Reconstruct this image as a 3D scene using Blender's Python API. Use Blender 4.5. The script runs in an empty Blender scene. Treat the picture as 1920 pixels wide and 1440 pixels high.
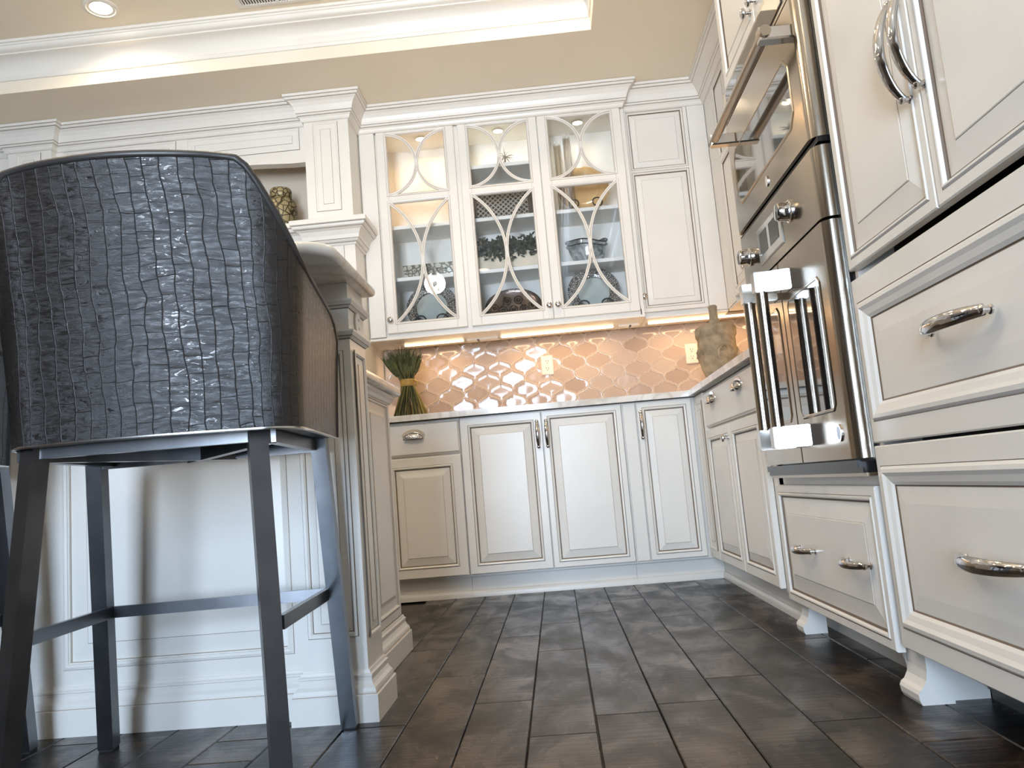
import bpy, math, random
from mathutils import Vector as V3, Matrix
random.seed(7)
sc = bpy.context.scene
C = sc.collection

# ------------------------------------------------------------------ camera, light, exposure
CAM_R = ((0.99497233, 0.05630679, -0.08282273), (0.0893102, -0.12463584, 0.98817488), (-0.04531827, 0.99060358, 0.12903799))
cam_d = bpy.data.cameras.new('camera'); cam = bpy.data.objects.new('camera', cam_d); C.objects.link(cam)
r_, u_, f_ = [V3(a) for a in CAM_R]
m_ = Matrix.Identity(4)
for i_ in range(3):
    m_[i_][0] = r_[i_]; m_[i_][1] = u_[i_]; m_[i_][2] = -f_[i_]
m_[2][3] = 0.53
cam.matrix_world = m_
cam_d.sensor_width = 36; cam_d.lens = 1471.06 / 1920 * 36; cam_d.clip_start = 0.02
sc.camera = cam
sc.view_settings.view_transform = 'Standard'; sc.view_settings.look = 'None'
sc.view_settings.gamma = 1.0; sc.view_settings.use_curve_mapping = False
sc.view_settings.exposure = 0.9

w = bpy.data.worlds.new('World'); sc.world = w; w.use_nodes = True
wn = w.node_tree.nodes; wb = wn['Background']
sky = wn.new('ShaderNodeTexSky'); sky.sky_type = 'HOSEK_WILKIE'; sky.sun_direction = (0.5, -0.5, 0.7); sky.turbidity = 3
w.node_tree.links.new(sky.outputs[0], wb.inputs[0]); wb.inputs[1].default_value = 1.0

def area(name, loc, target, sx, sy, power, col, spread=180, shape='RECTANGLE'):
    d = bpy.data.lights.new(name, 'AREA'); d.shape = shape; d.size = sx; d.size_y = sy; d.energy = power; d.color = col
    d.spread = math.radians(spread)
    o = bpy.data.objects.new(name, d); C.objects.link(o); o.location = loc
    o.rotation_euler = (V3(target) - V3(loc)).to_track_quat('-Z', 'Z').to_euler()
    return o
DAY = (0.62, 0.79, 1.0)
area('window_daylight', (-0.8, -3.42, 1.25), (-0.8, 0, 1.15), 1.5, 2.4, 215, DAY)
area('ceiling_fill', (-0.8, -3.44, 0.75), (0.0, 3.2, 3.2), 1.4, 1.0, 10, (1.0, 0.93, 0.82), 52)  # extra lamp added outside the window to brighten the ceiling
WARM = (1.0, 0.80, 0.56)
TRAY_Z, SOFFIT_Z = 2.96, 2.735
RECESS = [(-1.97, 3.39), (0.05, 3.36), (-1.97, 1.5), (-0.6, 1.5), (-0.6, 0.0), (-1.97, 0.0), (-3.2, 2.4), (-3.2, 0.4)]
SOFF_FILL = [(0.75, 2.9), (0.75, 1.2), (0.75, -0.4)]

# ------------------------------------------------------------------ materials
def mat(name):
    m = bpy.data.materials.new(name); m.use_nodes = True
    return m, m.node_tree.nodes, m.node_tree.links, m.node_tree.nodes['Principled BSDF']
def simple(name, col, rough=0.5, metal=0.0, spec=None, coat=0.0, emit=None, estr=0.0, noise=0.0, nscale=8.0, bump=0.0, bscale=60.0):
    m, n, l, p = mat(name)
    p.inputs['Base Color'].default_value = (*col, 1); p.inputs['Roughness'].default_value = rough; p.inputs['Metallic'].default_value = metal
    if spec is not None: p.inputs['Specular IOR Level'].default_value = spec
    p.inputs['Coat Weight'].default_value = coat; p.inputs['Coat Roughness'].default_value = 0.04
    if emit:
        p.inputs['Emission Color'].default_value = (*emit, 1); p.inputs['Emission Strength'].default_value = estr
    if noise or bump:
        tc = n.new('ShaderNodeTexCoord')
    if noise:
        t = n.new('ShaderNodeTexNoise'); t.inputs['Scale'].default_value = nscale; t.inputs['Detail'].default_value = 5
        l.new(tc.outputs['Object'], t.inputs['Vector'])
        r = n.new('ShaderNodeValToRGB')
        r.color_ramp.elements[0].color = (*[c * (1 - noise) for c in col], 1); r.color_ramp.elements[1].color = (*[min(1, c * (1 + noise)) for c in col], 1)
        r.color_ramp.elements[0].position = .3; r.color_ramp.elements[1].position = .7
        l.new(t.outputs['Fac'], r.inputs['Fac']); l.new(r.outputs['Color'], p.inputs['Base Color'])
    if bump:
        t2 = n.new('ShaderNodeTexNoise'); t2.inputs['Scale'].default_value = bscale; t2.inputs['Detail'].default_value = 4
        l.new(tc.outputs['Object'], t2.inputs['Vector'])
        b = n.new('ShaderNodeBump'); b.inputs['Strength'].default_value = bump; b.inputs['Distance'].default_value = .002
        l.new(t2.outputs['Fac'], b.inputs['Height']); l.new(b.outputs['Normal'], p.inputs['Normal'])
    return m
PAINT = simple('cabinet_paint', (0.82, 0.78, 0.715), 0.30, noise=0.025, nscale=5)
GLAZE = simple('brown_glaze', (0.17, 0.115, 0.075), 0.5)
GLAZE2 = simple('thin_glaze', (0.42, 0.34, 0.27), 0.5)
WHITE = simple('trim_white', (0.84, 0.795, 0.72), 0.35)
WALLP = simple('wall_paint', (0.70, 0.62, 0.51), 0.7, noise=.02, nscale=3)
WALL_DIM = simple('dim_wall_paint', (0.30, 0.26, 0.22), 0.7, noise=.02, nscale=3)  # dimness of the unseen room side put into its wall colour
CEIL = simple('ceiling_paint', (0.90, 0.80, 0.645), 0.75, noise=.02, nscale=2)
INNER = simple('cabinet_interior', (0.88, 0.87, 0.82), 0.45)
CHROME = simple('polished_chrome', (0.62, 0.60, 0.59), 0.07, 1.0)
SATIN = simple('satin_nickel', (0.62, 0.60, 0.57), 0.24, 1.0)
LATT = simple('pale_lattice', (0.50, 0.46, 0.40), 0.5)
GLINT = simple('glint_white', (0.9, 0.88, 0.84), 0.5)
GUN = simple('gunmetal_steel', (0.15, 0.155, 0.165), 0.28, 0.95, noise=.15, nscale=14)
DARKM = simple('dark_steel', (0.03, 0.03, 0.034), 0.3, 0.8)
BLACK = simple('black_enamel', (0.008, 0.008, 0.009), 0.18)
BLACKR = simple('black_rubber', (0.012, 0.012, 0.012), 0.6)
OVENGL = simple('oven_glass', (0.012, 0.012, 0.013), 0.03, spec=0.9, coat=1.0)
DISPLAY = simple('display_glass', (0.35, 0.36, 0.35), 0.06, coat=.6)
IRON = simple('black_iron', (0.012, 0.011, 0.010), 0.45, .5)
GROUT = simple('grout', (0.78, 0.66, 0.55), 0.7, noise=.05, nscale=30)
PLASTIC = simple('outlet_plastic', (0.72, 0.60, 0.49), 0.35)
LED = simple('led_strip', (1, .8, .6), 0.5, emit=(1.0, 0.72, 0.42), estr=2.6)
LAMP = simple('lamp_lens', (1, .9, .75), 0.5, emit=(1.0, 0.86, 0.62), estr=8.0)
STONE = simple('carved_stone', (0.30, 0.235, 0.155), 0.85, noise=.35, nscale=22, bump=.9, bscale=60)
BROWNC = simple('brown_bronze', (0.13, 0.10, 0.085), 0.22, .7, noise=.4, nscale=30, bump=.6, bscale=50)
PORC = simple('pale_glaze', (0.50, 0.57, 0.56), 0.15, coat=.4, noise=.05, nscale=12)
LEAF = simple('leaf_green', (0.016, 0.030, 0.014), 0.45, noise=.4, nscale=20)
WOODW = simple('whitewashed_wood', (0.72, 0.64, 0.50), 0.6, noise=.12, nscale=14)
AMBER = simple('amber_glaze', (0.62, 0.42, 0.20), 0.12, coat=.5, noise=.1, nscale=10)
RAFFIA = simple('raffia_tie', (0.40, 0.24, 0.06), 0.7, noise=.2, nscale=60)
STRAW = simple('straw_stem', (0.24, 0.19, 0.045), 0.6, noise=.4, nscale=12)
STRAWD = simple('dark_stem', (0.045, 0.05, 0.015), 0.6, noise=.3, nscale=12)
WHEAT = simple('green_wheat_ear', (0.075, 0.085, 0.028), 0.7, noise=.5, nscale=40)
WOODB = simple('dark_board', (0.05, 0.038, 0.03), 0.5)
CUSH = simple('seat_leather', (0.03, 0.027, 0.025), 0.4)

def m_quartz():
    m, n, l, p = mat('quartz_counter')
    tc = n.new('ShaderNodeTexCoord'); t = n.new('ShaderNodeTexNoise'); t.inputs['Scale'].default_value = 3; t.inputs['Detail'].default_value = 8; t.inputs['Distortion'].default_value = 1.6
    r = n.new('ShaderNodeValToRGB'); e = r.color_ramp.elements
    e[0].position = .44; e[0].color = (.80, .76, .69, 1); e[1].position = .56; e[1].color = (.82, .78, .71, 1)
    k = e.new(.5); k.color = (.66, .60, .52, 1)
    l.new(tc.outputs['Object'], t.inputs['Vector']); l.new(t.outputs['Fac'], r.inputs['Fac']); l.new(r.outputs['Color'], p.inputs['Base Color'])
    p.inputs['Roughness'].default_value = .12
    return m
QUARTZ = m_quartz()

def m_steel():
    m, n, l, p = mat('brushed_stainless')
    tc = n.new('ShaderNodeTexCoord'); mp = n.new('ShaderNodeMapping'); mp.inputs['Scale'].default_value = (260, 260, 3)
    t = n.new('ShaderNodeTexNoise'); t.inputs['Scale'].default_value = 1; t.inputs['Detail'].default_value = 3
    l.new(tc.outputs['Object'], mp.inputs[0]); l.new(mp.outputs[0], t.inputs['Vector'])
    p.inputs['Base Color'].default_value = (.43, .37, .30, 1); p.inputs['Metallic'].default_value = 1
    mr = n.new('ShaderNodeMapRange'); mr.inputs['To Min'].default_value = .13; mr.inputs['To Max'].default_value = .27
    l.new(t.outputs['Fac'], mr.inputs['Value']); l.new(mr.outputs[0], p.inputs['Roughness'])
    b = n.new('ShaderNodeBump'); b.inputs['Strength'].default_value = .06; b.inputs['Distance'].default_value = .001
    l.new(t.outputs['Fac'], b.inputs['Height']); l.new(b.outputs['Normal'], p.inputs['Normal'])
    return m
STEEL = m_steel()

def m_plank():
    m, n, l, p = mat('hand_scraped_plank')
    tc = n.new('ShaderNodeTexCoord'); oi = n.new('ShaderNodeObjectInfo')
    add = n.new('ShaderNodeVectorMath'); add.operation = 'ADD'
    mul = n.new('ShaderNodeVectorMath'); mul.operation = 'SCALE'; mul.inputs['Scale'].default_value = 13.0
    cmb = n.new('ShaderNodeCombineXYZ'); l.new(oi.outputs['Random'], cmb.inputs[0]); l.new(oi.outputs['Random'], cmb.inputs[1])
    l.new(cmb.outputs[0], mul.inputs[0]); l.new(tc.outputs['Object'], add.inputs[0]); l.new(mul.outputs[0], add.inputs[1])
    mp = n.new('ShaderNodeMapping'); mp.inputs['Scale'].default_value = (7, 4.2, 1); l.new(add.outputs[0], mp.inputs[0])
    t = n.new('ShaderNodeTexNoise'); t.inputs['Scale'].default_value = 1.0; t.inputs['Detail'].default_value = 6; t.inputs['Roughness'].default_value = .6; t.inputs['Distortion'].default_value = .5
    l.new(mp.outputs[0], t.inputs['Vector'])
    r = n.new('ShaderNodeValToRGB'); e = r.color_ramp.elements
    e[0].position = .34; e[0].color = (.004, .003, .0025, 1); e[1].position = .68; e[1].color = (.098, .072, .047, 1)
    k = e.new(.46); k.color = (.010, .006, .004, 1); k = e.new(.56); k.color = (.042, .026, .017, 1)
    l.new(t.outputs['Fac'], r.inputs['Fac'])
    # cross-grain scrape marks
    mp2 = n.new('ShaderNodeMapping'); mp2.inputs['Scale'].default_value = (5, 70, 1); l.new(add.outputs[0], mp2.inputs[0])
    t2 = n.new('ShaderNodeTexNoise'); t2.inputs['Scale'].default_value = 1; t2.inputs['Detail'].default_value = 5; l.new(mp2.outputs[0], t2.inputs['Vector'])
    mx = n.new('ShaderNodeMix'); mx.data_type = 'RGBA'; mx.blend_type = 'MULTIPLY'; mx.inputs['Factor'].default_value = .75
    r2 = n.new('ShaderNodeValToRGB'); r2.color_ramp.elements[0].position = .33; r2.color_ramp.elements[0].color = (.35, .33, .32, 1); r2.color_ramp.elements[1].position = .52; r2.color_ramp.elements[1].color = (1, 1, 1, 1)
    l.new(t2.outputs['Fac'], r2.inputs['Fac']); l.new(r.outputs['Color'], mx.inputs[6]); l.new(r2.outputs['Color'], mx.inputs[7])
    hs = n.new('ShaderNodeHueSaturation'); mr = n.new('ShaderNodeMapRange'); mr.inputs['To Min'].default_value = .55; mr.inputs['To Max'].default_value = 1.5
    l.new(oi.outputs['Random'], mr.inputs['Value']); l.new(mr.outputs[0], hs.inputs['Value']); l.new(mx.outputs[2], hs.inputs['Color'])
    l.new(hs.outputs['Color'], p.inputs['Base Color'])
    rr = n.new('ShaderNodeMapRange'); rr.inputs['From Min'].default_value = .36; rr.inputs['From Max'].default_value = .64; rr.inputs['To Min'].default_value = .40; rr.inputs['To Max'].default_value = .19
    l.new(t.outputs['Fac'], rr.inputs['Value']); l.new(rr.outputs[0], p.inputs['Roughness'])
    b = n.new('ShaderNodeBump'); b.inputs['Strength'].default_value = .25; b.inputs['Distance'].default_value = .004
    l.new(t2.outputs['Fac'], b.inputs['Height']); l.new(b.outputs['Normal'], p.inputs['Normal'])
    p.inputs['Specular IOR Level'].default_value = .42
    return m
PLANK = m_plank()

def m_tile():
    m, n, l, p = mat('glazed_tile')
    oi = n.new('ShaderNodeObjectInfo'); r = n.new('ShaderNodeValToRGB')
    r.color_ramp.elements[0].color = (.40, .30, .235, 1); r.color_ramp.elements[1].color = (.50, .40, .325, 1)
    l.new(oi.outputs['Random'], r.inputs['Fac']); l.new(r.outputs['Color'], p.inputs['Base Color'])
    p.inputs['Roughness'].default_value = .07; p.inputs['Specular IOR Level'].default_value = .42
    tc = n.new('ShaderNodeTexCoord'); t = n.new('ShaderNodeTexNoise'); t.inputs['Scale'].default_value = 14; t.inputs['Detail'].default_value = 1
    l.new(tc.outputs['Object'], t.inputs['Vector']); b = n.new('ShaderNodeBump'); b.inputs['Strength'].default_value = .05; b.inputs['Distance'].default_value = .01
    l.new(t.outputs['Fac'], b.inputs['Height']); l.new(b.outputs['Normal'], p.inputs['Normal'])
    return m
TILE = m_tile()
LIT_RIM = simple('lit_rim_glaze', (0.74, 0.60, 0.48), 0.15)  # tile rims coloured paler for the light they catch

def m_leather():
    m, n, l, p = mat('crocodile_leather')
    uv = n.new('ShaderNodeUVMap'); uv.uv_map = 'UVMap'
    nz = n.new('ShaderNodeTexNoise'); nz.inputs['Scale'].default_value = 9; nz.inputs['Detail'].default_value = 3; l.new(uv.outputs[0], nz.inputs['Vector'])
    sub = n.new('ShaderNodeVectorMath'); sub.operation = 'SUBTRACT'; sub.inputs[1].default_value = (.5, .5, .5); l.new(nz.outputs['Color'], sub.inputs[0])
    scl = n.new('ShaderNodeVectorMath'); scl.operation = 'SCALE'; scl.inputs['Scale'].default_value = .034; l.new(sub.outputs[0], scl.inputs[0])
    add = n.new('ShaderNodeVectorMath'); add.operation = 'ADD'; l.new(uv.outputs[0], add.inputs[0]); l.new(scl.outputs[0], add.inputs[1])
    sep = n.new('ShaderNodeSeparateXYZ'); l.new(add.outputs[0], sep.inputs[0])
    def mth(op, a, b=None, c_=None):
        q = n.new('ShaderNodeMath'); q.operation = op
        for k_, x_ in enumerate((a, b, c_)):
            if x_ is None: continue
            if isinstance(x_, (int, float)): q.inputs[k_].default_value = x_
            else: l.new(x_, q.inputs[k_])
        return q.outputs[0]
    cx = mth('DIVIDE', sep.outputs['X'], .0285); col = mth('FLOOR', cx); fr_ = mth('FRACT', cx); dx = mth('MULTIPLY', mth('MINIMUM', fr_, mth('SUBTRACT', 1.0, fr_)), .0285)
    wn_ = n.new('ShaderNodeTexWhiteNoise'); wn_.noise_dimensions = '1D'; l.new(col, wn_.inputs['W'])
    hh = mth('MULTIPLY_ADD', wn_.outputs['Value'], .018, .026); cy = mth('MULTIPLY_ADD', wn_.outputs['Value'], 7.3, mth('DIVIDE', sep.outputs['Y'], hh)); fy = mth('FRACT', cy); dy = mth('MULTIPLY', mth('MINIMUM', fy, mth('SUBTRACT', 1.0, fy)), hh)
    def sstep(x, w_):
        q = n.new('ShaderNodeMapRange'); q.interpolation_type = 'SMOOTHSTEP'; q.inputs['From Max'].default_value = w_; l.new(x, q.inputs['Value']); return q.outputs[0]
    mk = n.new('ShaderNodeTexNoise'); mk.inputs['Scale'].default_value = 14; l.new(uv.outputs[0], mk.inputs['Vector'])
    mkr = n.new('ShaderNodeMapRange'); mkr.inputs['From Min'].default_value = .42; mkr.inputs['From Max'].default_value = .68; mkr.inputs['To Min'].default_value = .28; l.new(mk.outputs['Fac'], mkr.inputs['Value'])
    lx = sstep(dx, .0016); ly = mth('SUBTRACT', 1.0, mth('MULTIPLY', mth('SUBTRACT', 1.0, sstep(dy, .0012)), mkr.outputs[0])); line = mth('MULTIPLY', lx, ly)
    # fine wrinkles, denser beside the long grooves
    wm = n.new('ShaderNodeMapping'); wm.inputs['Scale'].default_value = (38, 85, 1); l.new(uv.outputs[0], wm.inputs[0])
    w1 = n.new('ShaderNodeTexNoise'); w1.inputs['Scale'].default_value = 1; w1.inputs['Detail'].default_value = 7; w1.inputs['Roughness'].default_value = .68; w1.inputs['Distortion'].default_value = 1.8; l.new(wm.outputs[0], w1.inputs['Vector'])
    w3 = n.new('ShaderNodeTexNoise'); w3.inputs['Scale'].default_value = 22; w3.inputs['Detail'].default_value = 3; w3.inputs['Distortion'].default_value = 2.5; l.new(uv.outputs[0], w3.inputs['Vector'])
    rid = mth('ABSOLUTE', mth('SUBTRACT', w1.outputs['Fac'], .5)); wr = mth('MULTIPLY_ADD', mth('MINIMUM', rid, .12), 4.5, mth('MULTIPLY', w3.outputs['Fac'], .6))
    ht = mth('MULTIPLY_ADD', line, .75, mth('MULTIPLY', wr, .68))
    b = n.new('ShaderNodeBump'); b.inputs['Strength'].default_value = .55; b.inputs['Distance'].default_value = .0011; l.new(ht, b.inputs['Height'])
    l.new(b.outputs['Normal'], p.inputs['Normal'])
    r = n.new('ShaderNodeValToRGB'); r.color_ramp.elements[0].color = (.005, .0045, .0045, 1); r.color_ramp.elements[1].color = (.020, .016, .014, 1)
    w2 = n.new('ShaderNodeTexNoise'); w2.inputs['Scale'].default_value = 5; w2.inputs['Detail'].default_value = 4; l.new(uv.outputs[0], w2.inputs['Vector'])
    l.new(w2.outputs['Fac'], r.inputs['Fac']); l.new(r.outputs['Color'], p.inputs['Base Color'])
    mr = n.new('ShaderNodeMapRange'); mr.inputs['To Min'].default_value = .17; mr.inputs['To Max'].default_value = .33; l.new(w1.outputs['Fac'], mr.inputs['Value']); l.new(mr.outputs[0], p.inputs['Roughness'])
    sm = n.new('ShaderNodeMapRange'); sm.inputs['To Min'].default_value = .16; sm.inputs['To Max'].default_value = .62; l.new(line, sm.inputs['Value']); l.new(sm.outputs[0], p.inputs['Specular IOR Level'])
    return m
LEATHER = m_leather()

def m_glass(name, tint=(1, 1, 1), ior=1.45, rough=.0):
    m, n, l, p = mat(name); n.remove(p); out = n['Material Output']
    tr = n.new('ShaderNodeBsdfTransparent'); tr.inputs[0].default_value = (*tint, 1)
    gl = n.new('ShaderNodeBsdfGlossy'); gl.inputs['Roughness'].default_value = rough
    fr = n.new('ShaderNodeFresnel'); fr.inputs[0].default_value = ior
    mx = n.new('ShaderNodeMixShader'); l.new(fr.outputs[0], mx.inputs[0]); l.new(tr.outputs[0], mx.inputs[1]); l.new(gl.outputs[0], mx.inputs[2]); l.new(mx.outputs[0], out.inputs[0])
    return m
GLASS = m_glass('pane_glass')
GLASSW = m_glass('window_glass', (.97, .98, 1))
VGLASS = m_glass('clear_vessel_glass', (.93, .95, .95))
THIN = m_glass('thin_clear_glass', (.995, .995, .995), ior=1.06)
def m_pattern(name, c1, c2, scale, rough=.35, metal=0.0, width=.10):
    m, n, l, p = mat(name); tc = n.new('ShaderNodeTexCoord'); v = n.new('ShaderNodeTexVoronoi'); v.feature = 'DISTANCE_TO_EDGE'; v.inputs['Scale'].default_value = scale
    l.new(tc.outputs['Object'], v.inputs['Vector']); r = n.new('ShaderNodeValToRGB'); r.color_ramp.interpolation = 'LINEAR'
    r.color_ramp.elements[0].color = (*c2, 1); r.color_ramp.elements[1].color = (*c1, 1); r.color_ramp.elements[0].position = width * .6; r.color_ramp.elements[1].position = width
    l.new(v.outputs['Distance'], r.inputs['Fac']); l.new(r.outputs['Color'], p.inputs['Base Color']); p.inputs['Roughness'].default_value = rough; p.inputs['Metallic'].default_value = metal
    b = n.new('ShaderNodeBump'); b.inputs['Strength'].default_value = .6; b.inputs['Distance'].default_value = .003; l.new(r.outputs['Color'], b.inputs['Height']); l.new(b.outputs['Normal'], p.inputs['Normal'])
    return m
JARPAT = m_pattern('gilded_tracery', (.33, .27, .14), (.045, .035, .015), 34, .4, .2)
RIM = m_pattern('hammered_mosaic_rim', (.50, .48, .44), (.06, .06, .06), 85, .25, .3, .16)
CRYSTAL = m_pattern('cut_crystal', (.62, .60, .52), (.20, .19, .15), 38, .08, .3, .14)
def m_swirl():
    m, n, l, p = mat('smoky_swirl_glass'); tc = n.new('ShaderNodeTexCoord'); t = n.new('ShaderNodeTexNoise'); t.inputs['Scale'].default_value = 9; t.inputs['Distortion'].default_value = 2.5
    l.new(tc.outputs['Object'], t.inputs['Vector']); r = n.new('ShaderNodeValToRGB'); r.color_ramp.elements[0].color = (.10, .12, .13, 1); r.color_ramp.elements[1].color = (.55, .60, .61, 1)
    r.color_ramp.elements[0].position = .35; r.color_ramp.elements[1].position = .65
    l.new(t.outputs['Fac'], r.inputs['Fac']); l.new(r.outputs['Color'], p.inputs['Base Color']); p.inputs['Roughness'].default_value = .08; p.inputs['Coat Weight'].default_value = .6
    return m
SWIRL = m_swirl()

# ------------------------------------------------------------------ mesh helpers
class Fr:
    def __init__(s, o, U, V, N): s.o, s.U, s.V, s.N = V3(o), V3(U), V3(V), V3(N)
    def __call__(s, u, v, n=0.0): return s.o + s.U * u + s.V * v + s.N * n
def BACK(y): return Fr((0, y, 0), (1, 0, 0), (0, 0, 1), (0, -1, 0))     # u = x, v = z
def RIGHT(x): return Fr((x, 0, 0), (0, -1, 0), (0, 0, 1), (-1, 0, 0))   # u = -y, v = z
def ENDF(x): return Fr((x, 0, 0), (0, 1, 0), (0, 0, 1), (1, 0, 0))      # u = y, v = z
TOP = Fr((0, 0, 0), (1, 0, 0), (0, 1, 0), (0, 0, 1))

def world_loc(o):
    p = V3((0, 0, 0))
    while o is not None: p = p + o.location; o = o.parent
    return p
class M:
    def __init__(s): s.v, s.f, s.m, s.uv = [], [], [], {}
    def add(s, p): s.v.append(V3(p)); return len(s.v) - 1
    def face(s, idx, m=0): s.f.append(tuple(idx)); s.m.append(m)
    def poly(s, pts, m=0): s.face([s.add(p) for p in pts], m)
    def box(s, a, b, m=0, F=TOP):
        (x0, y0, z0), (x1, y1, z1) = a, b
        i = [s.add(F(x, y, z)) for z in (z0, z1) for (x, y) in ((x0, y0), (x1, y0), (x1, y1), (x0, y1))]
        for q in ((3, 2, 1, 0), (4, 5, 6, 7), (0, 1, 5, 4), (1, 2, 6, 5), (2, 3, 7, 6), (3, 0, 4, 7)): s.face([i[k] for k in q], m)
    def rings(s, F, lst, cap=0, back=False):
        prev = None; first = None
        for (u0, u1, v0, v1, n, m) in lst:
            cur = [s.add(F(a, b, n)) for a, b in ((u0, v0), (u1, v0), (u1, v1), (u0, v1))]
            if prev:
                for k in range(4): s.face((prev[k], prev[(k + 1) % 4], cur[(k + 1) % 4], cur[k]), pm)
            else: first = cur
            prev, pm = cur, m
        if cap is not None: s.face(prev, cap)
        if back: s.face(first[::-1], 0)
    def inset(s, F, R, prof, cap=0, back=False):
        u0, u1, v0, v1 = R
        s.rings(F, [(u0 + i, u1 - i, v0 + i, v1 - i, n, m) for (i, n, m) in prof], cap, back)
    def slab(s, F, u0, u1, v0, v1, n0, n1, c=.002, m=0):
        s.inset(F, (u0, u1, v0, v1), [(0, n0, m), (0, n1 - c, m), (c, n1, m)], m, True)
    def sweep(s, path, prof, closed=False, side=1, segs=None, F=TOP):
        """path: plan points; prof: (offset, height, material of the strip that follows); side 1 = left of travel"""
        P = [V3((a, b, 0)) for a, b in path]; n = len(P)
        def nrm(a, b):
            d = (b - a).normalized(); return V3((-d.y, d.x, 0)) * side
        rows = []
        for i in range(n):
            if closed: n1, n2 = nrm(P[i - 1], P[i]), nrm(P[i], P[(i + 1) % n])
            else:
                n1 = nrm(P[i - 1], P[i]) if i else nrm(P[0], P[1]); n2 = nrm(P[i], P[i + 1]) if i < n - 1 else n1
            mm = (n1 + n2) / max(.05, 1 + n1.dot(n2))
            rows.append([F(P[i].x + mm.x * o, P[i].y + mm.y * o, h) for (o, h, _) in prof])
        for i in (segs if segs is not None else range(n if closed else n - 1)):
            A, B = rows[i], rows[(i + 1) % n]
            a = [s.add(p) for p in A]; b = [s.add(p) for p in B]
            for k in range(len(prof) - 1): s.face((a[k], b[k], b[k + 1], a[k + 1]), prof[k][2])
            if not closed:
                pass
    def lathe(s, F, prof, seg=20, m=0, mats=None, caps=True):
        """axis = F.N through F origin; prof: (radius, n)"""
        rows = []
        for (r, n) in prof:
            rows.append([s.add(F(r * math.cos(2 * math.pi * k / seg), r * math.sin(2 * math.pi * k / seg), n)) for k in range(seg)] if r > 1e-6 else [s.add(F(0, 0, n))])
        for j in range(len(rows) - 1):
            a, b = rows[j], rows[j + 1]; mm = mats[j] if mats else m
            for k in range(seg):
                k2 = (k + 1) % seg
                if len(a) == 1: s.face((a[0], b[k2], b[k]), mm)
                elif len(b) == 1: s.face((a[k], a[k2], b[0]), mm)
                else: s.face((a[k], a[k2], b[k2], b[k]), mm)
        if caps and len(rows[0]) > 1: s.face(rows[0][::-1], m)
        if caps and len(rows[-1]) > 1: s.face(rows[-1], m)
    def tube(s, pts, rad, seg=8, m=0, caps=True, up=(0, 0, 1), flat=1.0, closed=False):
        P = [V3(p) for p in pts]; n = len(P); rows = []
        for i in range(n):
            if closed: t = (P[(i + 1) % n] - P[i - 1]).normalized()
            else: t = (P[min(n - 1, i + 1)] - P[max(0, i - 1)]).normalized()
            a = t.cross(V3(up))
            if a.length < 1e-3: a = t.cross(V3((1, 0, 0)))
            a.normalize(); b = a.cross(t).normalized()
            r = rad[i] if isinstance(rad, (list, tuple)) else rad
            rows.append([s.add(P[i] + a * (r * math.cos(2 * math.pi * k / seg)) + b * (r * flat * math.sin(2 * math.pi * k / seg))) for k in range(seg)])
        for j in range(n if closed else n - 1):
            for k in range(seg): s.face((rows[j][k], rows[j][(k + 1) % seg], rows[(j + 1) % n][(k + 1) % seg], rows[(j + 1) % n][k]), m)
        if caps and not closed: s.face(rows[0][::-1], m); s.face(rows[-1], m)
    def bar(s, a, b, wx, wy, xdir, m=0):
        """square bar from a to b, xdir = direction of the wx side"""
        a, b = V3(a), V3(b); t = (b - a).normalized(); x = V3(xdir); x = (x - t * x.dot(t)).normalized(); y = t.cross(x)
        i = [s.add(p + x * (wx / 2 * p1) + y * (wy / 2 * p2)) for p in (a, b) for p1, p2 in ((-1, -1), (1, -1), (1, 1), (-1, 1))]
        for q in ((3, 2, 1, 0), (4, 5, 6, 7), (0, 1, 5, 4), (1, 2, 6, 5), (2, 3, 7, 6), (3, 0, 4, 7)): s.face([i[k] for k in q], m)
    def prism(s, poly, h0, h1, F=TOP, m=0, caps=True):
        a = [s.add(F(x, y, h0)) for x, y in poly]; b = [s.add(F(x, y, h1)) for x, y in poly]; n = len(poly)
        for k in range(n): s.face((a[k], a[(k + 1) % n], b[(k + 1) % n], b[k]), m)
        if caps: s.face(a[::-1], m); s.face(b, m)
    def build(s, name, mats, parent=None, smooth=0, loc=None, local=False):
        if not isinstance(mats, (list, tuple)): mats = [mats]
        o_ = V3((0, 0, 0)) if local else (world_loc(parent) if parent else (V3(loc) if loc else V3((0, 0, 0))))
        me = bpy.data.meshes.new(name); me.from_pydata([tuple(p - o_) for p in s.v], [], s.f)
        for x in mats: me.materials.append(x)
        me.polygons.foreach_set('material_index', s.m)
        if s.uv:
            ul = me.uv_layers.new(name='UVMap')
            for lp in me.loops: ul.data[lp.index].uv = s.uv.get(lp.vertex_index, (0, 0))
        if smooth:
            me.polygons.foreach_set('use_smooth', [True] * len(me.polygons)); me.set_sharp_from_angle(angle=math.radians(smooth))
        me.update()
        o = bpy.data.objects.new(name, me); C.objects.link(o)
        if parent: o.parent = parent
        elif not local: o.location = o_
        return o
def tag(o, label=None, cat=None, group=None, kind=None):
    if label: o['label'] = label
    if cat: o['category'] = cat
    if group: o['group'] = group
    if kind: o['kind'] = kind
    return o
def thing(name, label, cat, loc=(0, 0, 0), group=None):
    o = bpy.data.objects.new(name, None); C.objects.link(o); o.location = loc; o.empty_display_size = .05
    return tag(o, label, cat, group)
def copy_tree(o, parent=None):
    c = o.copy(); C.objects.link(c)
    if parent is not None: c.parent = parent
    for ch in [x for x in o.children]: copy_tree(ch, c)
    return c

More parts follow.
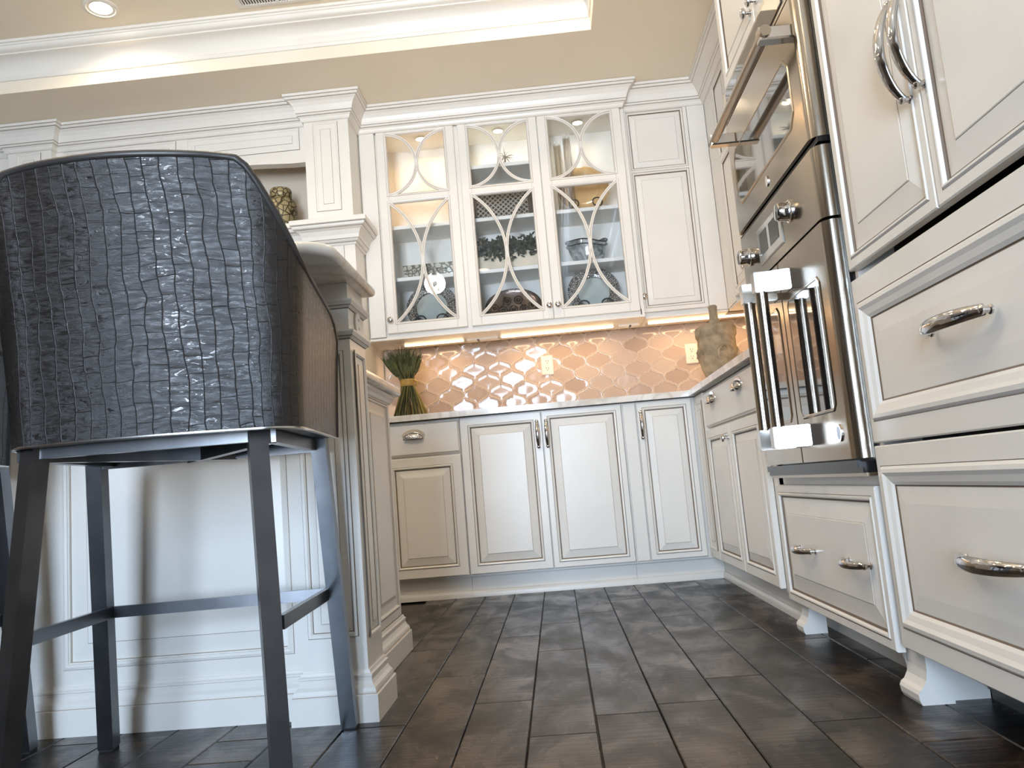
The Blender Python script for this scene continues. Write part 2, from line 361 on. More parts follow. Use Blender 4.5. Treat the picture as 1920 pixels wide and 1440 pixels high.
# ------------------------------------------------------------------ setting: floor
bm = M(); bm.box((-4.7, -3.3, -.10), (1.45, 4.68, -.0105)); floor = tag(bm.build('floor', simple('subfloor_wood', (.045, .033, .024), .4, noise=.4, nscale=4)), kind='structure')
PW = .147
JOINTS = {-1: [2.60, 3.087, 1.75], -2: [2.039, 2.881, 3.7], 0: [1.87, 3.273], 1: [1.926, 3.55], 2: [2.124, 3.05], 3: [2.72, 1.72], 4: [1.564, 2.5, 3.4], 5: [2.2, 3.3], -3: [2.35, 3.2], -4: [1.9, 2.75]}
pc = 0
for k in range(-15, 6):
    x0 = .04 + PW * k; x1 = x0 + PW
    far = 4.02 if x0 > -.72 else 2.04
    js = sorted(JOINTS.get(k, [1.0 + (k * 37 % 10) * .09, 1.75 + (k * 53 % 10) * .06]) + [.55 + (k * 29 % 7) * .1])
    ys = [-.3] + [j for j in js if j < far - .1] + [far]
    for a, b in zip(ys[:-1], ys[1:]):
        p = M(); g = .0011
        p.rings(TOP, [(x0 + g, x1 - g, a + g, b - g, -.011, 0), (x0 + g, x1 - g, a + g, b - g, -.0025, 0), (x0 + g + .0022, x1 - g - .0022, a + g + .0022, b - g - .0022, 0, 0)], 0)
        p.build('plank', PLANK, floor)

# walls
bm = M(); bm.box((-4.7, 4.58, 0), (1.45, 4.68, 3.05)); wall_back = tag(bm.build('wall_back', WALLP), kind='structure')
bm = M(); bm.box((1.36, -3.3, 0), (1.46, 4.58, 3.05)); tag(bm.build('wall_right', WALLP), kind='structure')
def wall_with_openings(F, u0, u1, v1, n0, n1, holes, name):
    m = M(); us = sorted({u0, u1} | {h[0] for h in holes} | {h[1] for h in holes})
    for a, b in zip(us[:-1], us[1:]):
        hs = [h for h in holes if h[0] <= a and h[1] >= b]
        if not hs: m.box((a, 0, n0), (b, v1, n1), 0, F)
        else:
            h = hs[0]
            if h[2] > 0: m.box((a, 0, n0), (b, h[2], n1), 0, F)
            m.box((a, h[3], n0), (b, v1, n1), 0, F)
    return tag(m.build(name, WALL_DIM), kind='structure')
W1 = (-1.5, -.1, .08, 2.45)
FRONTW = Fr((0, -3.2, 0), (1, 0, 0), (0, 0, 1), (0, -1, 0))
LEFTW = Fr((-4.6, 0, 0), (0, 1, 0), (0, 0, 1), (-1, 0, 0))
wall_with_openings(FRONTW, -4.7, 1.46, 3.05, 0, .1, [W1], 'wall_front')
wall_with_openings(LEFTW, -3.3, 4.68, 3.05, 0, .1, [], 'wall_left')
def window(name, F, h, nx, nz):
    u0, u1, v0, v1 = h; f = M(); t = .05
    f.box((u0, v0, .02), (u0 + t, v1, .08), 0, F); f.box((u1 - t, v0, .02), (u1, v1, .08), 0, F)
    f.box((u0, v0, .02), (u1, v0 + t, .08), 0, F); f.box((u0, v1 - t, .02), (u1, v1, .08), 0, F)
    for k in range(1, nx):
        u = u0 + (u1 - u0) * k / nx; f.box((u - .018, v0, .035), (u + .018, v1, .065), 0, F)
    for k in range(1, nz):
        v = v0 + (v1 - v0) * k / nz; f.box((u0, v - .015, .035), (u1, v + .015, .065), 0, F)
    o = tag(f.build(name, WHITE), kind='structure')
    g = M(); g.box((u0 + t, v0 + t, .048), (u1 - t, v1 - t, .052), 0, F); g.build('pane', GLASSW, o)
window('window_1', FRONTW, W1, 2, 3)

# ceiling: soffit round a tray
TX0, TX1, TY0, TY1 = -3.9, .37, -1.6, 3.655
c = M()
for a, b in (((-4.7, TY1), (1.46, 4.68)), ((-4.7, -3.3), (1.46, TY0)), ((-4.7, TY0), (TX0, TY1)), ((TX1, TY0), (1.46, TY1))):
    c.box((a[0], a[1], SOFFIT_Z), (b[0], b[1], SOFFIT_Z + .30))
c.box((TX0, TY0, TRAY_Z), (TX1, TY1, TRAY_Z + .075))
ceiling = tag(c.build('ceiling', CEIL), kind='structure')
c = M()
prof = [(0, 2.800, 0), (.006, 2.800, 0), (.010, 2.806, 0), (.010, 2.818, 0), (.004, 2.824, 0), (.006, 2.834, 0)]
for k in range(9):
    a = k / 8 * math.pi / 2; prof.append((.008 + .062 * (1 - math.cos(a)), 2.838 + .062 * math.sin(a), 0))
prof += [(.074, 2.902, 0), (.074, 2.908, 0)]
for k in range(7):
    a = k / 6 * math.pi / 2; prof.append((.078 + .020 * math.sin(a), 2.910 + .024 * (1 - math.cos(a)), 0))
prof += [(.102, 2.936, 0), (.102, 2.944, 0), (.110, 2.946, 0), (.110, TRAY_Z, 0)]
c.sweep([(TX0, TY0), (TX1, TY0), (TX1, TY1), (TX0, TY1)], prof, closed=True, side=1)
tag(c.build('trim_1', WHITE, smooth=35), kind='structure')

# recessed light, then bare lamps out of view for room light
def recessed(x, y, z, label, cat='ceiling light', rad=.062, power=4.6):
    t = thing('recessed_light', label, cat, (x, y, z))
    F = Fr((x, y, z), (1, 0, 0), (0, -1, 0), (0, 0, -1))
    m = M(); m.lathe(F, [(rad + .016, 0), (rad + .016, .004), (rad + .004, .007), (rad, .002)], 28); m.build('trim_ring', WHITE, t, 40)
    m = M(); m.lathe(F, [(rad, .0015), (rad * .6, .0025), (0, .003)], 28); m.build('lens', LAMP, t, 40)
    d = area('down_lamp', (x, y, z - .012), (x, y, 0), .10, .10, power, WARM, 150, 'DISK')
recessed(*RECESS[0], TRAY_Z, 'glowing recessed light in the tray ceiling above the mantel hood', power=2.6)
for (x, y) in RECESS[1:]: area('down_lamp', (x, y, TRAY_Z - .012), (x, y, 0), .12, .12, 2.6, WARM, 150, 'DISK')  # unseen lamps without fixtures, kept for the room's light
for (x, y) in SOFF_FILL: area('down_lamp', (x, y, SOFFIT_Z - .012), (x, y, 0), .12, .12, 0.5, WARM, 150, 'DISK')  # soffit lamps added as fill, with no fixtures

# ceiling vent
t = thing('ceiling_vent', 'white slatted air vent in the tray ceiling', 'vent', (-1.14, 3.40, TRAY_Z))
DN = Fr((-1.14, 3.40, TRAY_Z), (1, 0, 0), (0, -1, 0), (0, 0, -1))
m = M(); m.rings(DN, [(-.20, .20, -.11, .11, 0, 0), (-.20, .20, -.11, .11, .004, 0), (-.175, .175, -.085, .085, .008, 0), (-.175, .175, -.085, .085, .001, 1)], 1); m.build('frame', [WHITE, DARKM], t)
m = M(); m.box((-.008, -.085, .001), (.008, .085, .008), 0, DN); m.build('divider', WHITE, t)
sl = M(); sl.box((-.003, -.085, .002), (.003, .085, .0075), 0, DN)
slo = sl.build('slat', WHITE, t); first = True
for k in range(26):
    u = -.168 + k * .0135
    if abs(u) < .012: continue
    if first: slo.location.x = u; first = False
    else: q = slo.copy(); C.objects.link(q); q.parent = t; q.location = (u, 0, 0)

# ------------------------------------------------------------------ hardware
def knob(parent, F, u, v, n=0.0, s=1.0):
    G = Fr(F(u, v, n), F.U, F.V, F.N); m = M()
    m.lathe(G, [(.010 * s, 0), (.010 * s, .002), (.0055 * s, .004), (.0048 * s, .012 * s), (.007 * s, .015 * s), (.0145 * s, .019 * s), (.0165 * s, .023 * s), (.0155 * s, .027 * s), (.010 * s, .0305 * s), (0, .0315 * s)], 20)
    return m.build('knob', CHROME, parent, 40)
def cup(parent, F, u, v, n=0.0, w=.053, h=.034, d=.026):
    """bin pull: quarter-dome open at the bottom with a thin back plate"""
    m = M(); G = Fr(F(u, v, n), F.U, F.V, F.N); nu, nv = 14, 6; R = []
    for j in range(nv + 1):
        b = j / nv * math.pi / 2; row = []
        for i in range(nu + 1):
            a = math.pi * i / nu
            row.append(m.add(G(w * math.cos(a) * (1 - .12 * math.sin(b)), h * math.sin(a) * math.cos(b) * 1.0 - .006, .003 + d * math.sin(b) * math.sin(a) ** .6)))
        R.append(row)
    for j in range(nv):
        for i in range(nu): m.face((R[j][i], R[j][i + 1], R[j + 1][i + 1], R[j + 1][i]))
    m.tube([G(w * math.cos(math.pi * i / 20), -.006, .003 + d * math.sin(math.pi * i / 20) ** .6) for i in range(21)], .0022, 6)
    pl = [(w * 1.10 * math.cos(2 * math.pi * k / 24), .010 + h * .95 * math.sin(2 * math.pi * k / 24) * (1 if k < 12 else .55)) for k in range(24)]
    m.prism(pl, 0, .003, G)
    return m.build('cup_pull', CHROME, parent, 50)
def pull(parent, F, u, v, length, vertical=True, n=0.0, bow=.028, r=.0082):
    G = Fr(F(u, v, n), F.U if vertical else F.V, F.V if vertical else F.U, F.N); m = M(); L = length / 2; pts, rr = [], []
    for k in range(25):
        s_ = -1 + 2 * k / 24; pts.append(G(0, L * .93 * s_, .012 + bow * (1 - s_ * s_) ** .8)); rr.append(r * (1.25 - .35 * abs(s_) ** 2))
    m.tube(pts, rr, 10, up=F.N, flat=.7)
    for e in (-1, 1):
        H = Fr(G(0, L * .93 * e, 0), F.U, F.V, F.N)
        m.lathe(H, [(.0085, 0), (.0085, .003), (.006, .005), (.006, .012), (.0088, .014), (.0088, .018), (.006, .021), (0, .022)], 14)
    return m.build('handle', CHROME, parent, 40)

def door(parent, F, u0, u1, v0, v1, fw=.052, t=.020, name='door', fld=.034, two=None, fr=None):
    """raised-panel door; two = height of a middle rail centre for a two-panel door; fr = rect of moulding if uneven"""
    m = M()
    cells = [(v0, v1)] if two is None else [(v0, two), (two, v1)]
    out = []
    for ci, (a, b) in enumerate(cells):
        f0 = fw if (two is None or ci == 0) else fw * .55; f1 = fw if (two is None or ci == len(cells) - 1) else fw * .55
        R = fr if fr else (u0 + fw, u1 - fw, a + f0, b - f1)
        def r(i, R=R): return (R[0] + i, R[1] - i, R[2] + i, R[3] - i)
        e0 = .0 if (two is not None and ci == 1) else .003; e1 = .0 if (two is not None and ci == 0) else .003
        L = [(u0, u1, a, b, -t, 0), (u0, u1, a, b, -.003, 0), (u0 + .003, u1 - .003, a + e0, b - e1, 0, 0), (*r(-.014), 0, 1), (*r(-.0125), -.0015, 0), (*r(-.009), .0025, 0), (*r(-.005), .002, 0), (*r(-.001), -.004, 1), (*r(0), -.0085, 1), (*r(.0022), -.0095, 0)]
        m.rings(F, L, None, False)
        out.append(r)
    d = m.build(name, [PAINT, GLAZE], parent)
    for r in out:
        p = M(); p.rings(F, [(*r(.0018), -.0100, 1), (*r(.0040), -.0088, 0), (*r(fld), -.0012, 1), (*r(fld + .0012), -.0002, 0), (*r(fld + .003), .0008, 0)], 0); p.build('panel', [PAINT, GLAZE2], d)
    return d
def plain_drawer(parent, F, u0, u1, v0, v1, t=.020):
    m = M(); m.inset(F, (u0, u1, v0, v1), [(0, -t, 0), (0, -.006, 0), (.004, -.004, 1), (.0055, -.003, 0), (.009, 0, 0)], 0); return m.build('drawer', [PAINT, GLAZE2], parent)
def flat_drawer(parent, F, u0, u1, v0, v1, R, t=.022):
    """drawer front with a mitred moulding round a flat field"""
    def r(i): return (R[0] + i, R[1] - i, R[2] + i, R[3] - i)
    m = M(); m.rings(F, [(u0, u1, v0, v1, -t, 0), (u0, u1, v0, v1, -.003, 0), (u0 + .003, u1 - .003, v0 + .003, v1 - .003, 0, 0), (*r(-.0015), 0, 1), (*r(0), -.001, 0), (*r(.006), .005, 0), (*r(.014), .006, 0), (*r(.022), .001, 0), (*r(.034), -.003, 0), (*r(.041), -.008, 1), (*r(.0435), -.010, 0)], None)
    d = m.build('drawer', [PAINT, GLAZE], parent)
    p = M(); p.rings(F, [(*r(.043), -.0105, 1), (*r(.045), -.0100, 0), (*r(.080), -.0075, 0)], 0); p.build('panel', [PAINT, GLAZE2], d)
    return d

CROWN = [(0, 2.598, 0), (.008, 2.599, 0), (.013, 2.606, 0), (.016, 2.618, 0), (.024, 2.626, 1), (.0242, 2.6285, 0), (.028, 2.630, 0), (.033, 2.638, 1), (.0334, 2.641, 0), (.036, 2.655, 0), (.043, 2.674, 0), (.055, 2.692, 0), (.068, 2.703, 1), (.069, 2.7055, 0), (.075, 2.707, 0), (.080, 2.716, 1), (.0803, 2.7185, 0), (.085, 2.720, 0), (.086, 2.733, 0), (0, 2.733, 0)]
CPATH = [(-3.4, 4.075), (-2.89, 4.075), (-2.89, 4.03), (-2.64, 4.03), (-2.64, 4.075), (-1.208, 4.075), (-1.208, 4.03), (-.962, 4.03), (-.962, 4.24), (.55, 4.24), (.55, 4.31), (1.03, 4.31), (1.03, 2.69), (.742, 2.69), (.742, 1.8215), (.742, .85)]
def crown(parent, segs):
    m = M(); m.sweep(CPATH, CROWN, side=-1, segs=segs); return m.build('crown_moulding', [PAINT, GLAZE], parent)

# crystal pendant above the island (seen mirrored in the glazed doors)
px_, py_, pz_ = -.884, 2.0, 2.30
t = thing('crystal_pendant', 'crystal ball pendant above the island, seen mirrored in the left glazed door', 'pendant light', (px_, py_, TRAY_Z))
m = M(); G = Fr((px_, py_, TRAY_Z), (1, 0, 0), (0, -1, 0), (0, 0, -1)); m.lathe(G, [(.06, 0), (.06, .012), (.012, .03), (.005, .04), (.005, .56), (.03, .575), (.03, .60), (.0, .60)], 20); m.build('stem', CHROME, t, 40)
m = M(); G = Fr((px_, py_, pz_), (1, 0, 0), (0, 1, 0), (0, 0, 1)); m.lathe(G, [(0, -.022), (.016, -.016), (.022, 0), (.016, .016), (0, .022)], 16); m.build('bulb', simple('pendant_bulb', (1, .95, .9), .5, emit=(.95, .97, 1.0), estr=4.0), t, 60)
cr_ = None
for a_ in range(5):
    for b_ in range(10):
        la = (a_ - 2) * .52; lo = (b_ + a_ * .5) * .628; q = V3((px_ + .062 * math.cos(la) * math.cos(lo), py_ + .062 * math.cos(la) * math.sin(lo), pz_ + .062 * math.sin(la)))
        if cr_ is None:
            m = M(); m.lathe(Fr((0, 0, 0), (1, 0, 0), (0, 1, 0), (0, 0, 1)), [(0, -.016), (.009, -.003), (.009, .003), (0, .016)], 6); cr_ = m.build('crystal_drop', VGLASS, t, local=True); o = cr_
        else: o = cr_.copy(); C.objects.link(o); o.parent = t
        o.location = q - V3((px_, py_, TRAY_Z))
pl_ = bpy.data.lights.new('pendant_lamp', 'POINT'); pl_.energy = 16; pl_.color = (1, .88, .70); pl_.shadow_soft_size = .09; po_ = bpy.data.objects.new('pendant_lamp', pl_); C.objects.link(po_); po_.location = (px_, py_, pz_ + .0)

# ------------------------------------------------------------------ mantel hood on the left
t = hood = thing('mantel_hood', 'cream mantel style range hood surround with panelled pilasters and a moulded shelf', 'range hood', (-1.92, 4.3, 0))
crown(t, range(0, 8))
Fh, Fp = BACK(4.075), BACK(4.03)
def pil_panel(parent, F, u0, u1, v0, v1, name='panel'):
    m = M(); m.inset(F, (u0, u1, v0, v1), [(-.006, .0005, 1), (-.004, .003, 0), (.004, .003, 0), (.009, -.003, 1), (.011, -.004, 0), (.034, .001, 1), (.0355, .0022, 0)], 0); return m.build(name, [PAINT, GLAZE], parent)
for (a, b) in ((-1.208, -.962), (-2.89, -2.64)):
    m = M(); m.box((a, 2.0, -.54), (b, 2.62, 0), 0, Fp); p = m.build('upper_pilaster', PAINT, t)
    pil_panel(p, Fp, a + .055, b - .065, 2.09, 2.585)
    m = M(); m.box((a, .935, -.54), (b, 1.95, 0), 0, Fp); p = m.build('lower_pilaster', PAINT, t)
    pil_panel(p, Fp, a + .055, b - .065, 1.72, 1.895); pil_panel(p, Fp, a + .055, b - .065, 1.02, 1.61)
    m = M(); m.sweep([(a, 4.57), (a, 4.03), (b, 4.03), (b, 4.57)], [(0, 1.635, 0), (.004, 1.637, 0), (.012, 1.650, 1), (.0125, 1.6525, 0), (.018, 1.656, 0), (.018, 1.668, 0), (.008, 1.680, 1), (.007, 1.682, 0), (0, 1.690, 0)], side=-1); m.build('necking', [PAINT, GLAZE], p)
# frieze with a shallow arch
ar = [(-2.64, 2.395), (-2.55, 2.395)] + [(-2.55 + 1.25 * k / 16, 2.395 + .028 * math.sin(math.pi * k / 16)) for k in range(1, 16)] + [(-1.30, 2.395), (-1.208, 2.395), (-1.208, 2.62), (-2.64, 2.62)]
m = M(); m.prism(ar, -.06, 0, Fh); fz = m.build('frieze', PAINT, t)
pil_panel(fz, Fh, -1.875, -1.255, 2.475, 2.59); pil_panel(fz, Fh, -2.59, -1.955, 2.475, 2.59)
m = M(); m.box((-2.64, 1.60, -.30), (-1.208, 2.62, -.27), 0, Fh); m.build('niche_back', WALLP, t)
m = M(); m.box((-2.64, 1.62, -.26), (-1.208, 1.93, 0), 0, Fh); hf = m.build('hood_front', PAINT, t)
pil_panel(hf, Fh, -2.58, -1.27, 1.68, 1.90)
SH = [(0, 1.885, 0), (.006, 1.886, 0), (.012, 1.896, 1), (.0125, 1.899, 0), (.020, 1.902, 0), (.028, 1.912, 1), (.0285, 1.915, 0), (.032, 1.935, 0), (.044, 1.958, 0), (.060, 1.968, 1), (.0605, 1.971, 0), (.070, 1.975, 0), (.074, 1.988, 1), (.0745, 1.991, 0), (.082, 1.994, 0), (.082, 2.018, 0), (.074, 2.022, 0), (0, 2.022, 0)]
m = M(); m.sweep([(-2.96, 4.075), (-2.89, 4.075), (-2.89, 4.03), (-2.64, 4.03), (-2.64, 4.06), (-1.208, 4.06), (-1.208, 4.03), (-.962, 4.03), (-.962, 4.24)], SH, side=-1)
m.box((-2.7, 1.99, -.29), (-1.15, 2.022, 0.0), 0, Fh); m.box((-2.95, 1.99, -.5), (-.945, 2.022, 0), 0, BACK(4.04)); m.build('shelf', [PAINT, GLAZE], t)
m = M(); m.box((-4.0, .0, -.34), (-2.89, 2.62, 0), 0, Fh); m.build('side_cabinet', PAINT, t)

# ginger jar on the hood shelf
jx, jy = -1.395, 4.155
t = thing('ginger_jar', 'squat gold and brown patterned ginger jar with lid on the hood shelf', 'jar', (jx, jy, 2.022))
G = Fr((jx, jy, 2.022), (1, 0, 0), (0, 1, 0), (0, 0, 1))
m = M(); m.lathe(G, [(.064, 0), (.072, .005), (.080, .04), (.086, .13), (.085, .165), (.074, .190), (.052, .203), (.050, .212)], 28); m.build('body', JARPAT, t, 40)
m = M(); m.lathe(G, [(.058, .211), (.060, .216), (.060, .250), (.054, .260), (.026, .268), (0, .270)], 24); m.build('lid', JARPAT, t, 40)

# ------------------------------------------------------------------ glass display cabinet
UB, UT = 1.402, 2.66
t = disp = thing('display_cabinet', 'cream wall cabinet with three glazed doors of curved muntins and lit shelves', 'cabinet', (-.21, 4.58, UB))
Fd = BACK(4.24); Fb = BACK(4.262)
m = M()
for (a, b) in ((-.962, -.862), (.545, .565)): m.box((a, UB, -.30), (b, UT, 0), 0, Fb)
m.box((-.862, UB, -.318), (.55, UT, -.300), 1, Fb)          # back
m.box((-.862, UB, -.30), (.55, UB + .035, 0), 0, Fb); m.box((-.862, 2.615, -.30), (.55, UT, 0), 1, Fb)
for x in (-.398, .068): m.box((x - .012, UB + .035, -.30), (x + .012, 2.615, -.0), 1, Fb)
m.box((-.411, UB, .001), (-.385, UT, .006), 0, Fb)
m.box((-.96, UT - .05, -.02), (.55, UT, .021), 0, Fb)
m.build('body', [PAINT, INNER], t)
m = M(); m.inset(BACK(4.24), (-.955, -.868, UB + .004, UT - .06), [(0, -.022, 0), (0, -.002, 0), (.002, 0, 0)], 0); m.build('filler_strip', PAINT, t)
m = M(); m.slab(Fd, -.962, .565, UB - .014, UB - .001, -.30, -.004); m.build('light_rail', PAINT, t)
crown(t, [8, 9])
for (a, b, zs) in ((-.862, -.412, (1.745, 2.05)), (-.384, .054, (1.745, 2.05, 2.365)), (.082, .544, (1.745, 2.05))):
    for z in zs:
        m = M(); m.slab(BACK(4.31), a, b, z - .011, z + .011, -.245, 0, .002); m.build('shelf', INNER, t)
def arc_pts(F, ua, ub, va, vb, flip, n):
    """muntin arc between the corners of one side of the opening, bulging to the centre line"""
    h = (vb - va) / 2; wd = abs(ub - ua) / 2 - .002; r = (wd * wd + h * h) / (2 * wd); cu = wd - r; pts = []
    a0 = math.asin(min(1, h / r)); a0 = a0 if cu >= -1e-9 or wd < h else math.pi - a0
    for k in range(n + 1):
        a = -a0 + 2 * a0 * k / n; u = cu + r * math.cos(a); pts.append(((ua + u) if not flip else (ub - u), (va + vb) / 2 + r * math.sin(a)))
    return pts
def muntin(F, pts, wd=.017, th=.014):
    m = M(); rows = []; n = len(pts)
    for i, (u, v) in enumerate(pts):
        du, dv = pts[min(n - 1, i + 1)][0] - pts[max(0, i - 1)][0], pts[min(n - 1, i + 1)][1] - pts[max(0, i - 1)][1]; L = math.hypot(du, dv); nu, nv = -dv / L, du / L
        rows.append([m.add(F(u + nu * o * wd, v + nv * o * wd, h)) for o, h in ((-.5, -.012), (-.5, -.002), (-.30, .001), (-.10, -.0005), (.10, -.0005), (.30, .001), (.5, -.002), (.5, -.012))])
    for i in range(n - 1):
        for k in range(7): m.face((rows[i][k], rows[i][k + 1], rows[i + 1][k + 1], rows[i + 1][k]), 1 if k == 3 else 0)
    return m
def glass_door(u0, u1, ku):
    v0, v1 = 1.424, 2.646; a, b = u0 + .055, u1 - .055; up = (2.222, 2.585); lo = (1.482, 2.176)
    m = M()
    def strip(p, q, r, s): m.slab(Fd, p, q, r, s, -.022, 0, .003)
    strip(u0, a, v0, v1); strip(b, u1, v0, v1); strip(a, b, v0, lo[0]); strip(a, b, lo[1], up[0]); strip(a, b, up[1], v1)
    for (c, d) in (lo, up):     # sticking moulding round each light
        m.inset(Fd, (a, b, c, d), [(-.010, 0, 1), (-.008, .002, 0), (-.003, .001, 0), (.003, -.006, 1), (.005, -.008, 0), (.005, -.020, 0)], None)
    dr = m.build('door', [PAINT, GLAZE2], disp)
    for (c, d) in (lo, up):
        p = M(); p.box((a, c, -.0150), (b, d, -.0125), 0, Fd); p.build('pane', GLASS, dr)
        for fl in (False, True):
            muntin(Fd, arc_pts(Fd, a, b, c, d, fl, 28)).build('muntin', [PAINT, GLAZE2], dr, 30)
    knob(dr, Fd, ku, 1.497)
    return dr
glass_door(-.858, -.410, -.836); glass_door(-.386, .066, .048); glass_door(.070, .541, .096)
for x in (-.62, -.16, .31):
    G = Fr((x, 4.40, 2.615), (1, 0, 0), (0, -1, 0), (0, 0, -1)); m = M(); m.lathe(G, [(.035, 0), (.035, .005), (.028, .007), (.027, .004)], 20); pk = m.build('puck_light', SATIN, disp, 40)
    m = M(); m.lathe(G, [(.027, .004), (.015, .007), (0, .008)], 20); m.build('lens', LAMP, pk, 40)
    area('puck_lamp', (x, 4.40, 2.60), (x, 4.40, 0), .05, .05, 0.5 if x < -.5 else .22, (1.0, .60, .26) if x < -.5 else (1, .86, .66), 160, 'DISK')

# single-door wall cabinet right of it, and the corner wall cabinet on the right-hand wall
t = thing('wall_cabinet', 'tall cream wall cabinet with one solid two-panel door beside the glazed doors', 'cabinet', (.79, 4.58, UB))
F4 = BACK(4.31); m = M(); m.box((.567, UB, -.25), (1.028, UT, -.022), 0, F4); m.box((.93, UB, -.03), (1.028, UT, 0), 0, F4); m.box((.567, UT - .04, -.03), (1.028, UT, .0), 0, F4); m.build('body', PAINT, t)
d4 = door(t, F4, .560, .928, 1.424, 2.618, fw=.036, two=2.24); knob(d4, F4, .578, 1.512)
m = M(); m.slab(F4, .567, 1.03, UB - .014, UB - .001, -.24, -.004); m.build('light_rail', PAINT, t)
crown(t, [10])
t = thing('corner_wall_cabinet', 'cream wall cabinet on the right wall between corner and oven tower', 'cabinet', (1.2, 3.5, UB))
FR1 = RIGHT(1.03); m = M(); m.box((-4.31, UB, -.325), (-2.70, UT, -.022), 0, FR1); m.box((-4.31, UB, -.03), (-4.13, UT, 0), 0, FR1); m.box((-4.31, UT - .04, -.03), (-2.70, UT, 0), 0, FR1); m.build('body', PAINT, t)
for k, (a, b) in enumerate(((-4.125, -3.80), (-3.795, -3.47), (-3.46, -3.09), (-3.085, -2.715))):
    d = door(t, FR1, a, b, 1.424, 2.618, fw=.05, two=2.17); knob(d, FR1, b - .03 if k % 2 == 0 else a + .03, 1.51)
m = M(); m.slab(FR1, -4.31, -2.70, UB - .014, UB - .001, -.32, -.004); m.build('light_rail', PAINT, t)
crown(t, [11])

# under-cabinet LED bars
def led(name, F, u0, u1, z, label, power):
    t = thing(name, label, 'light', F((u0 + u1) / 2, z, 0), 'under cabinet light bars')
    m = M(); m.box((u0 - .01, z - .022, -.04), (u1 + .01, z, .022), 0, F); m.build('housing', PLASTIC, t)
    m = M(); m.box((u0, z - .0232, .012), (u1, z - .013, .0232), 0, F); m.build('diffuser', LED, t)
    c_ = F((u0 + u1) / 2, z - .03, 0); d_ = F((u0 + u1) / 2, 0, -.05)
    a = area('led_lamp', c_, (c_.x, c_.y, 0), abs(u1 - u0), .02, power, (1.0, .66, .36), 175)
    if abs(F.U.y) > .5: a.rotation_euler = (0, 0, math.pi / 2)
    else: a.rotation_euler = (0, 0, 0)
FL = BACK(4.44); LZ = UB - .002
led('under_cabinet_light', FL, -.80, -.46, LZ, 'short warm light bar under the display cabinet above the wheat sheaf', .55)
led('under_cabinet_light', FL, -.24, .40, LZ, 'long warm light bar under the middle and right glazed doors', .95)
led('under_cabinet_light', FL, .60, 1.28, LZ, 'warm light bar under the solid wall cabinet behind the stone urn', 1.1)
led('under_cabinet_light', RIGHT(1.24), -4.2, -2.9, LZ, 'warm light bar under the wall cabinet beside the oven tower', .95)
# junction boxes between the bars
for (a, b) in ((-.44, -.26), (.43, .545)):
    m = M(); m.box((a, LZ - .024, -.03), (b, LZ, .03), 0, FL); m.box((a + .06, LZ - .0245, -.02), (a + .072, LZ - .02, .031), 1, FL)
    tag(m.build('light_connector', [WHITE, BLACK]), 'pale wiring box under the display cabinet beside the %s light bar' % ('short' if a < 0 else 'urn'), 'light fitting')

# ------------------------------------------------------------------ backsplash tiles (children of wall_back)
m = M(); m.box((-.955, .93, .0), (1.36, 1.41, .006), 0, BACK(4.58)); m.build('grout', GROUT, wall_back)
SX, SZ = .147, .138
def tile_outline():
    e = [(0, 1), (.015, .91), (.05, .81), (.11, .715), (.19, .64), (.29, .59), (.39, .56), (.465, .54), (.485, .50), (.515, .50), (.535, .46), (.61, .44), (.71, .41), (.81, .36), (.89, .285), (.95, .19), (.985, .09), (1, 0)]
    q1 = [(x * SX / 2, y * SZ / 2) for x, y in e]
    pts = q1[:-1] + [(x, -y) for x, y in q1[::-1]][:-1] + [(-x, -y) for x, y in q1][:-1] + [(-x, y) for x, y in q1[::-1]][:-1]
    return pts[::-1]
def offset(poly, d):
    n = len(poly); out = []
    for i in range(n):
        (x0, y0), (x1, y1), (x2, y2) = poly[i - 1], poly[i], poly[(i + 1) % n]
        a = V3((x1 - x0, y1 - y0, 0)).normalized(); b = V3((x2 - x1, y2 - y1, 0)).normalized(); n1 = V3((-a.y, a.x, 0)); n2 = V3((-b.y, b.x, 0))
        k = (n1 + n2); L = max(1 + n1.dot(n2), .55); out.append((x1 + k.x / L * d, y1 + k.y / L * d))
    return out
def tile_mesh(clip=None):
    base = tile_outline(); m = M(); FT = Fr((0, 0, 0), (1, 0, 0), (0, 0, 1), (0, -1, 0)); prev = None
    for (d, n) in ((.0013, 0), (.0014, .0050), (.0028, .0068), (.0046, .0066), (.0060, .0044), (.0078, .0042), (.022, .0043)):
        if d < .012: pts = offset(base, d)
        else: pts = [(x * .62, y * .62) for x, y in offset(base, .008)]
        if clip:
            pts = [(x, min(max(y, clip[0]), clip[1])) for x, y in pts]
        cur = [m.add(FT(x, y, n)) for x, y in pts]
        if prev:
            for k in range(len(cur)): m.face((prev[k], prev[(k + 1) % len(cur)], cur[(k + 1) % len(cur)], cur[k]), 1 if n in (.0068, .0066) else 0)
        prev = cur
    c_ = m.add(FT(0, sum(y for _, y in pts) / len(pts) if clip else 0, .00435))
    for k in range(len(cur)): m.face((prev[k], prev[(k + 1) % len(prev)], c_))
    return m
tm = {}
NX0, NZ0 = -.497, 1.360
